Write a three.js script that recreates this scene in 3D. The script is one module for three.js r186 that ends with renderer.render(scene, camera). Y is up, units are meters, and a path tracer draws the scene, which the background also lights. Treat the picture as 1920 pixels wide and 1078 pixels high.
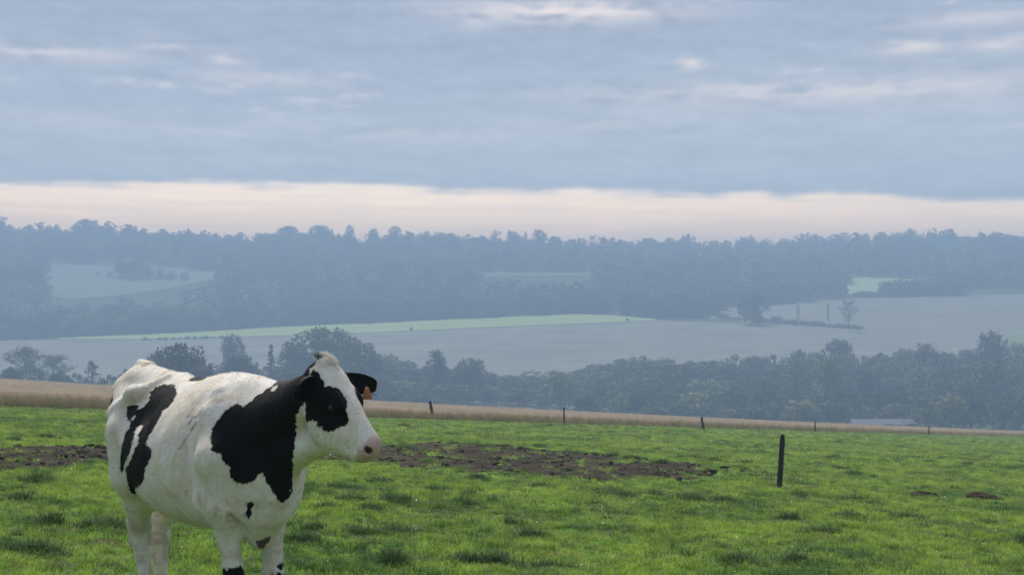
import * as THREE from 'three';
import { mergeGeometries } from 'three/addons/utils/BufferGeometryUtils.js';
import { createNoise2D, createNoise3D } from 'simplex-noise';

// ---------------------------------------------------------------- camera, sky, sun, exposure
const EYE = 1.39;                                   // eye height over the turf, metres
const scene = new THREE.Scene();
const camera = new THREE.PerspectiveCamera(25.31, 1920 / 1078, 0.1, 6000);
camera.position.set(0, EYE, 0);
camera.rotation.x = Math.atan(51 / 2400);
const renderer = new THREE.WebGLRenderer({ antialias: true });
renderer.toneMapping = THREE.LinearToneMapping;
renderer.toneMappingExposure = 1.24;
renderer.shadowMap.enabled = true;

function rng(seed) { let a = seed >>> 0; return () => { a = (a + 0x6D2B79F5) >>> 0; let t = a; t = Math.imul(t ^ (t >>> 15), t | 1); t ^= t + Math.imul(t ^ (t >>> 7), t | 61); return ((t ^ (t >>> 14)) >>> 0) / 4294967296; }; }
const noise2 = createNoise2D(rng(11)), noise3 = createNoise3D(rng(12));
const fbm2 = (x, y, o = 4) => { let s = 0, a = 0.5; for (let i = 0; i < o; i++) { s += a * noise2(x, y); x = x * 2.03 + 17.1; y = y * 2.03 - 9.7; a *= 0.5; } return s; };
const clamp = (v, a = 0, b = 1) => Math.min(b, Math.max(a, v));
const mix = (a, b, t) => a + (b - a) * t;
const sstep = (a, b, v) => { const t = clamp((v - a) / (b - a)); return t * t * (3 - 2 * t); };
const lin = (r, g, b) => new THREE.Color(r / 255, g / 255, b / 255).convertSRGBToLinear().toArray();

// overcast sky: a thin stratus sheet with paler breaks, open to a pale peach band along the horizon
const SUN_DIR = new THREE.Vector3(-0.30, 1.25, -1).normalize();
{
  const W = 4096, H = 2048, data = new Float32Array(W * H * 4);
  const cloudLow = [0.81, 0.81, 0.82], cloudHigh = [0.40, 0.445, 0.555], breakC = [1.22, 1.00, 0.86], zen = [0.42, 0.47, 0.57];
  const bandTop = [2.85, 2.22, 1.52], bandLow = [4.5, 2.85, 1.40];
  // long paler breaks in the sheet: bearing and elevation in degrees, half length, half height, strength
  const breaks = [[2.5, 13.3, 4.6, 0.45, 0.9], [-1.6, 13.1, 0.9, 0.5, 0.5], [14, 9.6, 8.5, 0.42, 0.72], [-20, 10.9, 3.6, 0.3, 0.55], [-12.7, 11.0, 0.8, 0.22, 0.7], [8, 11.0, 0.55, 0.22, 0.85], [-11, 10.2, 3.5, 0.3, 0.35], [-4.5, 8.0, 3.2, 0.25, 0.4], [17.5, 11.3, 1.3, 0.3, 0.75], [21, 11.2, 1.2, 0.3, 0.7], [20, 12.3, 3, 0.3, 0.4], [3, 8.3, 2.3, 0.2, 0.35], [-15, 11.4, 1.6, 0.35, 0.4], [-19, 8.2, 4, 0.25, 0.22], [20, 13.6, 2, .3, .6]];
  for (let j = 0; j < H; j++) {
    const el = ((j + 0.5) / H - 0.5) * Math.PI, eld = el * 180 / Math.PI, ce = Math.cos(el), se = Math.sin(el);
    for (let i = 0; i < W; i++) {
      const o = (j * W + i) * 4;
      if (eld < -1) { data[o] = 0.16; data[o + 1] = 0.2; data[o + 2] = 0.26; data[o + 3] = 1; continue; }
      const ph = ((i + 0.5) / W - 0.5) * 2 * Math.PI, x = Math.cos(ph) * ce, z = Math.sin(ph) * ce;
      const bear = Math.atan2(x, -z) * 180 / Math.PI;
      const k = 1 / (Math.max(se, 0) + 0.035), px = x * k, pz = z * k;
      const n1 = fbm2(px * 0.55 + 3.3, pz * 0.9 + 1.7, 5), n2 = fbm2(px * 0.17 - 5, pz * 0.3 + 8, 3);
      const n3 = 0.65 * fbm2(bear * 0.16 + 40, eld * 0.95 + 0.012 * bear, 6) + 0.5 * fbm2(bear * 0.5 + 7, eld * 2.1 + 0.02 * bear, 5);           // soft streaks and mottling of the sheet
      const n4 = fbm2(bear * 0.9 + 3, eld * 2.6 - 5 + 0.03 * bear, 4), up = sstep(4, 60, eld);
      let open = clamp(sstep(0.26, 0.62, n1 * 0.7 + n2 * 0.35 + n3 * 0.45 + n4 * 0.12) * 0.55) * sstep(6.5, 10, eld);
      for (const [b, e, hw, hh, s] of breaks) {
        const db = (bear - b) / hw, de = (eld - e - 0.25 * n3 - (bear - b) * -0.012) / hh, g = db * db + de * de;
        if (g < 6) open = Math.max(open, s * Math.exp(-g * 0.9) * clamp(0.75 + n3 * 1.5 + n1 * 0.5));
      }
      const edge = Math.abs(bear) < 90 ? 5.62 * Math.cos((bear + 5) * Math.PI / 180) + 0.2 * Math.sin((bear - 4) * -0.075) + 0.22 * fbm2(bear * 0.16, 2.5, 4) + 0.15 * n3 : -1;   // far edge of the sheet ahead; cloud added behind to cut light
      const veil = fbm2(bear * 0.09 + 60, eld * 2.6, 4), sheet = sstep(edge - 0.14 - 0.45 * clamp(0.4 + veil * 1.4), edge + 0.16, eld);
      const bl = sstep(6.2, 3.2, eld + 0.5 * n3 - 0.4 * Math.cos((bear + 8) * 0.05)), tone = 1 + 0.22 * n3 + 0.12 * n2 + 0.08 * n1 + 0.05 * n4, mid = sstep(5, 13, eld + n2 * 2);
      for (let c = 0; c < 3; c++) {
        let cl = mix(cloudLow[c], cloudHigh[c], mid); cl = mix(cl, zen[c], up) * tone;
        cl = mix(cl, breakC[c] * (1 + 0.3 * up), open);
        const band = mix(bandTop[c], bandLow[c], bl) * (1 + 0.16 * veil);
        data[o + c] = mix(band, cl, sheet);
      }
      data[o + 3] = 1;
    }
  }
  const t = new THREE.DataTexture(data, W, H, THREE.RGBAFormat, THREE.FloatType);
  t.mapping = THREE.EquirectangularReflectionMapping; t.magFilter = THREE.LinearFilter; t.minFilter = THREE.LinearFilter; t.needsUpdate = true;
  scene.background = t; scene.environment = t;
}
const sun = new THREE.DirectionalLight(new THREE.Color(1, 0.95, 0.87), 4.6);
sun.position.copy(SUN_DIR).multiplyScalar(300); sun.target.position.set(0, 0, 0);
sun.castShadow = true; sun.shadow.radius = 14; sun.shadow.mapSize.set(2048, 2048);
Object.assign(sun.shadow.camera, { left: -60, right: 60, top: 60, bottom: -60, near: 1, far: 800 });
scene.add(sun, sun.target);

// valley air
scene.fog = new THREE.FogExp2(new THREE.Color().setRGB(0.50, 0.72, 1.0), 0.00112);

// ---------------------------------------------------------------- naming helpers
const taken = new Map();
function numbered(n) { const k = taken.get(n) ?? 0; taken.set(n, k + 1); return k ? `${n}_${String(k).padStart(3, '0')}` : n; }
function add(o, name, label, category, group, kind) {
  o.name = numbered(name); if (label) o.userData.label = label; if (category) o.userData.category = category;
  if (group) o.userData.group = group; if (kind) o.userData.kind = kind;
  o.traverse(m => { if (m.isMesh) { m.castShadow = true; m.receiveShadow = true; } });
  scene.add(o); return o;
}
function part(geo, mat, name, parent) { const m = new THREE.Mesh(geo, mat); m.name = name; parent?.add(m); return m; }
function geom(pos, idx, col, nor, uv) {
  const g = new THREE.BufferGeometry();
  g.setAttribute('position', new THREE.Float32BufferAttribute(pos, 3));
  if (col) g.setAttribute('color', new THREE.Float32BufferAttribute(col, 3));
  if (uv) g.setAttribute('uv', new THREE.Float32BufferAttribute(uv, 2));
  if (idx) g.setIndex(idx);
  if (nor) g.setAttribute('normal', new THREE.Float32BufferAttribute(nor, 3)); else g.computeVertexNormals();
  return g;
}
// ---------------------------------------------------------------- terrain heights (x to the right, d ahead of the camera, metres)
const ROWS = [ // d, then the depression of the ground below eye level (as a slope) at the left, middle and right of the valley
  [380, 150, 185, 215], [420, 165, 200, 225], [480, 170, 195, 205], [560, 150, 170, 175], [620, 135, 150, 150], [700, 118, 125, 118], [800, 100, 98, 72], [900, 70, 55, 32], [1000, 48, 24, 2],
  [1080, 34, 6, -20], [1150, 18, -10, -32], [1250, -20, -45, -55], [1350, -58, -75, -72], [1450, -93, -92, -95], [1550, -125, -108, -118], [1650, -143, -118, -126], [1750, -148, -120, -128], [1900, -158, -124, -132], [2400, -120, -95, -100], [3200, -80, -70, -70]];
function valley(x, d) {
  const s = clamp(x / d, -0.75, 0.75), dd = clamp(d, 380, 3199);
  let i = 0; while (i < ROWS.length - 2 && ROWS[i + 1][0] < dd) i++;
  const at = k => {
    const r = ROWS[clamp(k, 0, ROWS.length - 1)]; const t = (s / 0.4);
    const L = r[1], M = r[2], R = r[3], q = clamp(t, -1.3, 1.3);
    return M + q * (R - L) / 2 + q * q * ((R + L) / 2 - M);
  };
  const t = (dd - ROWS[i][0]) / (ROWS[i + 1][0] - ROWS[i][0]), p0 = at(i - 1), p1 = at(i), p2 = at(i + 1), p3 = at(i + 2);
  const m1 = (p2 - p0) / 2, m2 = (p3 - p1) / 2, t2 = t * t, t3 = t2 * t;
  const y = (2 * t3 - 3 * t2 + 1) * p1 + (t3 - 2 * t2 + t) * m1 + (-2 * t3 + 3 * t2) * p2 + (t3 - t2) * m2;
  return EYE - y / 2400 * dd + (6 * fbm2(x * 0.0042 + 3, dd * 0.003, 3) - 7 * Math.exp(-(((x - 170) / 130) ** 2))) * sstep(1300, 1600, dd);
}
function plane(x, d) { const xx = clamp(x, -300, 300); return -0.0515 * xx - 0.068 * d + 1.0 * (xx / 120) ** 2 * clamp(d / 300, 0, 1.5) ** 2; }
function H(x, d) {
  if (d < 270) return plane(x, d);
  const k = sstep(270, 400, d); return mix(plane(x, d) - 0.0006 * (d - 270) ** 2, valley(x, d), k);
}
// the ground point seen from the eye along a bearing and a dip, both given as 1/2400 of a unit slope right of and below the middle of the view
function ground(px, py, from = 4) {
  const s = (px - 960) / 2400, e = -(py - 590) / 2400;
  let a = from, b = from; const f = d => EYE + e * d - H(s * d, d);
  while (b < 3000 && f(b) > 0) { a = b; b *= 1.01; }
  for (let i = 0; i < 30; i++) { const m = (a + b) / 2; if (f(m) > 0) a = m; else b = m; }
  return [s * b, b];
}
const P = (x, y, d) => new THREE.Vector3(x, y, -d);
// height texture of turf: hummocks and hoof marks
const hummock = (x, d) => 0.05 * fbm2(x * 0.7, d * 0.7, 3) + 0.045 * fbm2(x * 2.3 + 9, d * 2.3, 2) - 0.05 * sstep(0.42, 0.75, noise2(x * 1.3 + 31, d * 1.3 - 12));
const fenceD = s => { const t = (80 * s + 5) / (53.8 - 70 * s); return (s > 0.6 || t > 2.3) ? 241 : Math.min(80 + 70 * Math.max(t, -0.75), 241); };

function sheet(sA, sB, nS, dOf, nD, hOf, colOf) {           // a ground sheet on rays of constant bearing
  const pos = [], col = [], uv = [], idx = [];
  for (let j = 0; j <= nD; j++) for (let i = 0; i <= nS; i++) {
    const s = mix(sA, sB, i / nS), d = dOf(s, j / nD), x = s * d;
    pos.push(x, hOf(x, d), -d); uv.push(x, d); if (colOf) col.push(...colOf(x, d));
  }
  for (let j = 0; j < nD; j++) for (let i = 0; i < nS; i++) { const a = j * (nS + 1) + i, b = a + 1, c = a + nS + 1; idx.push(a, b, c, b, c + 1, c); }
  return geom(pos, idx, colOf ? col : null, null, uv);
}
function grid(xs, ds, hOf, colOf) {
  const pos = [], col = [], idx = [], n = xs.length;
  for (const d of ds) for (const x of xs) { pos.push(x, hOf(x, d), -d); if (colOf) col.push(...colOf(x, d)); }
  for (let j = 0; j < ds.length - 1; j++) for (let i = 0; i < n - 1; i++) { const a = j * n + i, b = a + 1, c = a + n; idx.push(a, b, c, b, c + 1, c); }
  return geom(pos, idx, colOf ? col : null);
}
const vmat = (o = {}) => new THREE.MeshPhysicalMaterial({ vertexColors: true, roughness: 1, specularIntensity: 0.12, ...o });
const range = (a, b, n) => Array.from({ length: n + 1 }, (_, i) => a + (b - a) * i / n);

// the wide land under everything
{
  const xs = range(-1500, 1500, 150), ds = [...range(-400, -20, 10), ...range(0, 380, 19), ...range(400, 2000, 100), ...range(2100, 3100, 10)];
  const g = grid(xs, ds, (x, d) => H(x, d) - (d < 380 ? 0.35 : 0), (x, d) => {
    const n = fbm2(x * 0.006, d * 0.006, 4), m = fbm2(x * 0.05, d * 0.05, 3), t = clamp(0.5 + n);
    return [mix(0.055, 0.10, t) * (1 + 0.3 * m), mix(0.085, 0.115, t) * (1 + 0.25 * m), mix(0.030, 0.045, t)];
  });
  add(new THREE.Mesh(g, vmat()), 'valley_ground', 'hazy rolling farmland of the valley and far hillside', 'terrain', null, 'structure');
}
// pasture sheet: soil and thatch between the grass blades
{
  const g = sheet(-0.72, 0.62, 420, (s, t) => { const e = fenceD(s); return 2.2 * Math.pow(e / 2.2, t); }, 330, (x, d) => H(x, d) + hummock(x, d), (x, d) => {
    const n = fbm2(x * 0.35, d * 0.35, 3), m = fbm2(x * 3.1, d * 3.1, 3), t = clamp(0.5 + 0.7 * n + 0.5 * m), bare = sstep(0.30, 0.5, fbm2(x * 0.9 + 50, d * 0.9, 3));
    if (bare > 0.5) return [0.075 * (1 + 0.5 * m), 0.062 * (1 + 0.5 * m), 0.036];
    return [mix(0.055, 0.120, t), mix(0.115, 0.215, t), mix(0.016, 0.028, t)];
  });
  add(new THREE.Mesh(g, vmat()), 'pasture', 'green grazed pasture sloping gently away under the cow', 'pasture', null, 'structure');
}
// dry field beyond the fence
{
  const g = sheet(-0.72, 0.62, 260, (s, t) => mix(fenceD(s) - 0.3, 400, Math.pow(t, 1.5)), 200, (x, d) => H(x, d) + 0.06 * fbm2(x * 0.4, d * 0.4, 3) - 0.02, (x, d) => {
    const n = fbm2(x * 0.06, d * 0.1, 3), m = fbm2(x * 1.1, d * 1.1, 3), t = clamp(0.5 + 0.5 * n + 0.6 * m);
    return [mix(0.25, 0.41, t), mix(0.205, 0.34, t), mix(0.15, 0.245, t)];
  });
  add(new THREE.Mesh(g, vmat()), 'dry_field', 'pinkish tan field of dry stalks behind the fence line', 'field', null, 'structure');
}
// fields on the far slope; each lies between a far and a near edge
function field(far, near, name, label, c0, c1, lift, nS = 300, nD = 80) {
  const F = far.map(p => ground(...p, 520)), N = near.map(p => ground(...p, 520));
  const along = (L, t) => { const k = t * (L.length - 1), i = Math.min(Math.floor(k), L.length - 2), f = k - i; return [mix(L[i][0], L[i + 1][0], f), mix(L[i][1], L[i + 1][1], f)]; };
  const pos = [], col = [], idx = [];
  for (let j = 0; j <= nD; j++) for (let i = 0; i <= nS; i++) {
    const a = along(N, i / nS), b = along(F, i / nS), x = mix(a[0], b[0], j / nD), d = mix(a[1], b[1], j / nD);
    const n = fbm2(x * 0.012, d * 0.03, 3), m = noise2(x * 0.004 + d * 0.09, d * 0.01), row = 0.16 * Math.sin((d * 0.93 + x * 0.36) * 0.42) + 0.2 * noise2(x * 0.03, (d - x * 0.2) * 0.12), t = clamp(0.5 + 0.6 * n + 0.25 * m + row);
    pos.push(x, H(x, d) + lift, -d); for (let c = 0; c < 3; c++) col.push(mix(c0[c], c1[c], t));
  }
  for (let j = 0; j < nD; j++) for (let i = 0; i < nS; i++) { const a = j * (nS + 1) + i, b = a + 1, c = a + nS + 1; idx.push(a, b, c, b, c + 1, c); }
  add(new THREE.Mesh(geom(pos, idx, col), vmat()), name, label, 'field', null, 'structure');
}
const TAN0 = [0.165, 0.165, 0.135], TAN1 = [0.27, 0.255, 0.205];
field([[-620, 668], [-60, 640], [120, 638], [400, 634], [690, 624], [960, 612], [1230, 602], [1420, 606], [1605, 618.5], [1722, 671], [1835, 689]], [[-620, 722], [-60, 715], [200, 716], [420, 716], [690, 712], [960, 708], [1230, 706], [1420, 704], [1605, 704], [1722, 704], [1835, 704]], 'stubble_field', 'wide grey tan stubble field in the middle of the valley', TAN0, TAN1, 0.3);
field([[1340, 580], [1430, 574], [1530, 566], [1600, 561], [1720, 557], [1830, 554], [2300, 548]], [[1330, 598], [1420, 605], [1520, 612], [1600, 619], [1720, 672], [1830, 690], [2300, 690]], 'stubble_field', 'sloping pale stubble field right of the bare lone tree', TAN0, TAN1, 0.3);
field([[110, 634], [260, 629], [400, 622], [550, 613], [700, 607], [850, 600], [960, 595], [1080, 590], [1160, 593], [1232, 600]], [[110, 637.5], [260, 637], [400, 633.5], [550, 630], [700, 624.5], [850, 618], [960, 613], [1080, 608], [1160, 605], [1232, 602.5]], 'green_strip_field', 'bright pale green strip of young crop below the wood', [0.27, 0.36, 0.13], [0.33, 0.41, 0.17], 0.6);
field([[70, 497], [130, 497], [210, 499], [300, 503], [400, 507]], [[70, 552], [130, 562], [210, 556], [300, 545], [400, 524]], 'upland_meadow', 'pale meadow clearing in the wood on the left hillside', [0.17, 0.19, 0.14], [0.24, 0.25, 0.19], 0.5, 60, 30);
field([[1590, 520], [1640, 522], [1700, 524], [1760, 527]], [[1590, 552], [1640, 552], [1700, 545], [1760, 532]], 'upland_meadow', 'small pale green meadow beside the clipped dark copse', [0.30, 0.40, 0.17], [0.36, 0.44, 0.21], 0.5, 40, 20);
field([[895, 511], [960, 510], [1030, 510], [1115, 512]], [[895, 519], [960, 518.5], [1030, 518], [1115, 517]], 'upland_meadow', 'thin sliver of pale meadow between two bands of wood', [0.13, 0.155, 0.11], [0.17, 0.19, 0.14], 0.5, 40, 10);
field([[1890, 628], [1930, 626], [1990, 625]], [[1880, 668], [1930, 668], [1990, 668]], 'green_paddock', 'patch of green paddock at the right edge above the belt', [0.15, 0.20, 0.09], [0.19, 0.25, 0.12], 0.6, 20, 10);
// ---------------------------------------------------------------- the cow: one continuous skin meshed from a distance field
// own axes: F forward, U up from the feet, R to the cow's right side
const smin = (a, b, k) => { const h = Math.max(k - Math.abs(a - b), 0) / k; return Math.min(a, b) - h * h * h * k / 6; };
const smax = (a, b, k) => -smin(-a, -b, k);
function capsule(px, py, pz, c) {                    // c: [ax,ay,az,ra, bx,by,bz,rb], a tapered bone
  const ax = c[0], ay = c[1], az = c[2], bx = c[4] - ax, by = c[5] - ay, bz = c[6] - az, qx = px - ax, qy = py - ay, qz = pz - az;
  const t = clamp((qx * bx + qy * by + qz * bz) / (bx * bx + by * by + bz * bz));
  return Math.hypot(qx - bx * t, qy - by * t, qz - bz * t) - mix(c[3], c[7], t);
}
function ellipsoid(px, py, pz, cx, cy, cz, rx, ry, rz) {
  const x = (px - cx) / rx, y = (py - cy) / ry, z = (pz - cz) / rz, k0 = Math.hypot(x, y, z), k1 = Math.hypot(x / rx, y / ry, z / rz);
  return k1 < 1e-6 ? -Math.min(rx, ry, rz) : k0 * (k0 - 1) / k1;
}
// a body swept along an axis; station: [t, top, middle, bottom, half width, exponent above, exponent below]
function loft(S, t, u, v) {
  const n = S.length, tt = clamp(t, S[0][0], S[n - 1][0]);
  let i = 0; while (i < n - 2 && S[i + 1][0] < tt) i++;
  const f = (tt - S[i][0]) / (S[i + 1][0] - S[i][0]), A = S[Math.max(i - 1, 0)], B = S[i], C = S[i + 1], D = S[Math.min(i + 2, n - 1)];
  const g = k => { const dt = C[0] - B[0], m1 = (C[k] - A[k]) / Math.max(C[0] - A[0], 1e-6) * dt, m2 = (D[k] - B[k]) / Math.max(D[0] - B[0], 1e-6) * dt, f2 = f * f, f3 = f2 * f; return (2 * f3 - 3 * f2 + 1) * B[k] + (f3 - 2 * f2 + f) * m1 + (-2 * f3 + 3 * f2) * C[k] + (f3 - f2) * m2; };
  const mid = g(2), up = u >= mid, ru = Math.max(up ? g(1) - mid : mid - g(3), 0.004), rv = Math.max(g(4), 0.004), e = up ? g(5) : g(6);
  const a = Math.abs(u - mid) / ru, b = Math.abs(v) / rv, q = Math.pow(Math.pow(a, e) + Math.pow(b, e) + 1e-9, 1 / e);
  const k = Math.pow(Math.max(q, 1e-4), 1 - e), gu = k * Math.pow(a, e - 1) / ru, gv = k * Math.pow(b, e - 1) / rv;
  const d = (q - 1) / Math.max(Math.hypot(gu, gv), 1 / Math.max(ru, rv));
  const over = Math.abs(t - tt);
  return over > 0 ? Math.hypot(Math.max(d, 0), over) + Math.min(d, 0) * 0 : d;
}
const TRUNK = [
  [-1.62, 1.36, 1.24, 1.10, 0.02, 2, 2], [-1.58, 1.42, 1.24, 1.04, 0.10, 2, 2], [-1.50, 1.465, 1.22, 0.95, 0.175, 1.9, 2.1], [-1.40, 1.475, 1.18, 0.84, 0.225, 1.8, 2.1], [-1.2, 1.465, 1.13, 0.76, 0.258, 1.5, 2.2],
  [-1.0, 1.45, 1.08, 0.70, 0.305, 1.45, 2.2], [-0.8, 1.433, 1.04, 0.658, 0.345, 1.5, 2.2], [-0.55, 1.425, 1.01, 0.638, 0.368, 1.58, 2.2], [-0.3, 1.46, 1.01, 0.645, 0.358, 1.6, 2.2], [-0.1, 1.475, 1.02, 0.65, 0.318, 1.6, 2.2],
  [0.1, 1.455, 1.04, 0.635, 0.240, 1.75, 1.7], [0.25, 1.42, 1.06, 0.665, 0.178, 1.8, 1.6], [0.38, 1.36, 1.08, 0.77, 0.112, 2, 1.8], [0.46, 1.25, 1.10, 0.92, 0.03, 2, 2]];
// head frame: T from the poll to the muzzle, N out of the forehead, L to the head's own right
const HP = new THREE.Vector3(0.822, 1.558, -0.011), HT = new THREE.Vector3(0.268, -0.405, -0.150).normalize();
const HL = new THREE.Vector3().crossVectors(HT, new THREE.Vector3(0, 1, 0)).normalize();
const HN = new THREE.Vector3().crossVectors(HL, HT).normalize();
const HEAD = [ // [t, dorsal, middle, jaw, half width, ...]
  [-0.035, -0.030, -0.055, -0.08, 0.015, 2, 2], [-0.015, 0.004, -0.05, -0.115, 0.066, 2.2, 2], [0.03, 0.018, -0.06, -0.17, 0.096, 2.5, 2], [0.09, 0.018, -0.075, -0.21, 0.108, 2.8, 2], [0.15, 0.014, -0.09, -0.24, 0.112, 2.8, 2], [0.21, 0.010, -0.10, -0.258, 0.106, 2.6, 2.1],
  [0.28, 0.007, -0.10, -0.262, 0.092, 2.4, 2.2], [0.33, 0.006, -0.10, -0.248, 0.080, 2.3, 2.3], [0.375, 0.004, -0.09, -0.212, 0.073, 2.3, 2.3], [0.42, 0.002, -0.08, -0.168, 0.073, 2.4, 2.3], [0.460, -0.006, -0.075, -0.145, 0.073, 2.3, 2.2], [0.486, -0.030, -0.075, -0.120, 0.052, 2, 2], [0.496, -0.058, -0.075, -0.095, 0.015, 2, 2]];
const hp = (t, n, l) => HP.clone().addScaledVector(HT, t).addScaledVector(HN, n).addScaledVector(HL, l);
const bone = (a, ra, b, rb) => [...(a.isVector3 ? a.toArray() : a), ra, ...(b.isVector3 ? b.toArray() : b), rb];
const earR = [hp(0.05, -0.070, 0.085), hp(0.06, -0.09, 0.15), hp(0.095, -0.125, 0.19)], earL = [hp(0.075, -0.05, -0.075), hp(0.05, -0.06, -0.13), new THREE.Vector3(0.835, 1.438, -0.262)];
const NECK = [bone([0.12, 1.20, 0], 0.178, [0.42, 1.27, -0.005], 0.142), bone([0.42, 1.27, -0.005], 0.145, hp(0.09, -0.115, 0.0), 0.098), bone([0.10, 1.36, 0], 0.075, [0.45, 1.375, -0.005], 0.06), bone([0.45, 1.375, -0.005], 0.06, hp(0.05, -0.105, 0), 0.05)];
const THROAT = [bone([0.20, 0.95, 0], 0.12, [0.52, 1.13, -0.01], 0.07), bone([0.54, 1.13, -0.01], 0.085, hp(0.30, -0.212, 0), 0.05)];
const DEWLAP = [bone([0.15, 0.66, 0], 0.055, [0.315, 0.83, -0.02], 0.022), bone([0.315, 0.83, -0.02], 0.022, [0.475, 1.03, -0.035], 0.014), bone([0.475, 1.03, -0.035], 0.014, [0.60, 1.10, -0.03], 0.018)];
function leg(j) { const o = []; for (let i = 0; i < j.length - 1; i++) o.push([...j[i], ...j[i + 1]]); return o; }
const FR = leg([[0.115, 0.82, 0.17, 0.095], [0.095, 0.67, 0.145, 0.056], [0.105, 0.52, 0.13, 0.045], [0.115, 0.43, 0.122, 0.053], [0.105, 0.37, 0.118, 0.046], [0.10, 0.16, 0.118, 0.034], [0.105, 0.12, 0.118, 0.041], [0.13, 0.055, 0.118, 0.044], [0.145, 0.025, 0.118, 0.052]]);
const FL = leg([[-0.02, 0.82, -0.155, 0.085], [-0.045, 0.67, -0.165, 0.058], [-0.03, 0.52, -0.16, 0.046], [-0.02, 0.43, -0.155, 0.053], [-0.03, 0.37, -0.155, 0.046], [-0.035, 0.16, -0.15, 0.034], [-0.03, 0.12, -0.15, 0.041], [-0.005, 0.055, -0.15, 0.044], [0.01, 0.025, -0.15, 0.052]]);
const HR = leg([[-1.16, 1.08, 0.17, 0.155], [-1.14, 0.86, 0.175, 0.125], [-1.20, 0.70, 0.125, 0.080], [-1.27, 0.55, 0.085, 0.058], [-1.30, 0.46, 0.068, 0.054], [-1.285, 0.38, 0.06, 0.045], [-1.255, 0.16, 0.055, 0.036], [-1.24, 0.11, 0.055, 0.043], [-1.215, 0.055, 0.055, 0.046], [-1.20, 0.025, 0.055, 0.054]]);
const HLg = leg([[-1.30, 1.08, -0.17, 0.155], [-1.28, 0.86, -0.185, 0.125], [-1.36, 0.70, -0.165, 0.088], [-1.45, 0.57, -0.145, 0.066], [-1.51, 0.49, -0.135, 0.058], [-1.505, 0.40, -0.13, 0.052], [-1.48, 0.16, -0.125, 0.037], [-1.465, 0.11, -0.125, 0.043], [-1.44, 0.055, -0.125, 0.046], [-1.425, 0.025, -0.125, 0.054]]);
const V3 = new THREE.Vector3();
function chain(x, y, z, C, k) { let d = 9; for (const c of C) d = smin(d, capsule(x, y, z, c), k); return d; }
function earField(x, y, z, E, back) {                                    // a leaf-shaped, cupped ear
  const a = E[0], b = E[2];
  const ax = b.x - a.x, ay = b.y - a.y, az = b.z - a.z, L2 = ax * ax + ay * ay + az * az, L = Math.sqrt(L2);
  const qx = x - a.x, qy = y - a.y, qz = z - a.z, t = (qx * ax + qy * ay + qz * az) / L2;
  if (t < -0.6 || t > 1.6) return 0.3;
  const wx = back.w.x, wy = back.w.y, wz = back.w.z, nx = back.n.x, ny = back.n.y, nz = back.n.z;
  const w = qx * wx + qy * wy + qz * wz, n = qx * nx + qy * ny + qz * nz, tt = clamp(t);
  const wid = 0.009 + 0.040 * Math.sqrt(Math.max(0, 1 - ((tt - 0.5) / 0.55) ** 2)), cup = n - 5.5 * w * w * (1 - 0.3 * tt) + 0.012 * Math.sin(tt * 3);
  const d2 = Math.hypot(Math.max(Math.abs(w) - wid + 0.008, 0), Math.max(Math.abs(cup) - 0.006, 0)) - 0.008;
  return Math.max(d2, (Math.abs(t - 0.5) - 0.5) * L - 0.004);
}
const earAxes = (E, tip) => { const a = E[2].clone().sub(E[0]).normalize(), w = tip.clone().addScaledVector(a, -tip.dot(a)).normalize(); return { w, n: new THREE.Vector3().crossVectors(a, w) }; };
const EAX_R = earAxes(earR, new THREE.Vector3(0.2, 1, 0)), EAX_L = earAxes(earL, new THREE.Vector3(-0.1, 1, 0.1));
EAX_L.n.multiplyScalar(EAX_L.n.dot(HT) > 0 ? 1 : -1); EAX_R.n.multiplyScalar(EAX_R.n.dot(HT) > 0 ? 1 : -1);
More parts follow.
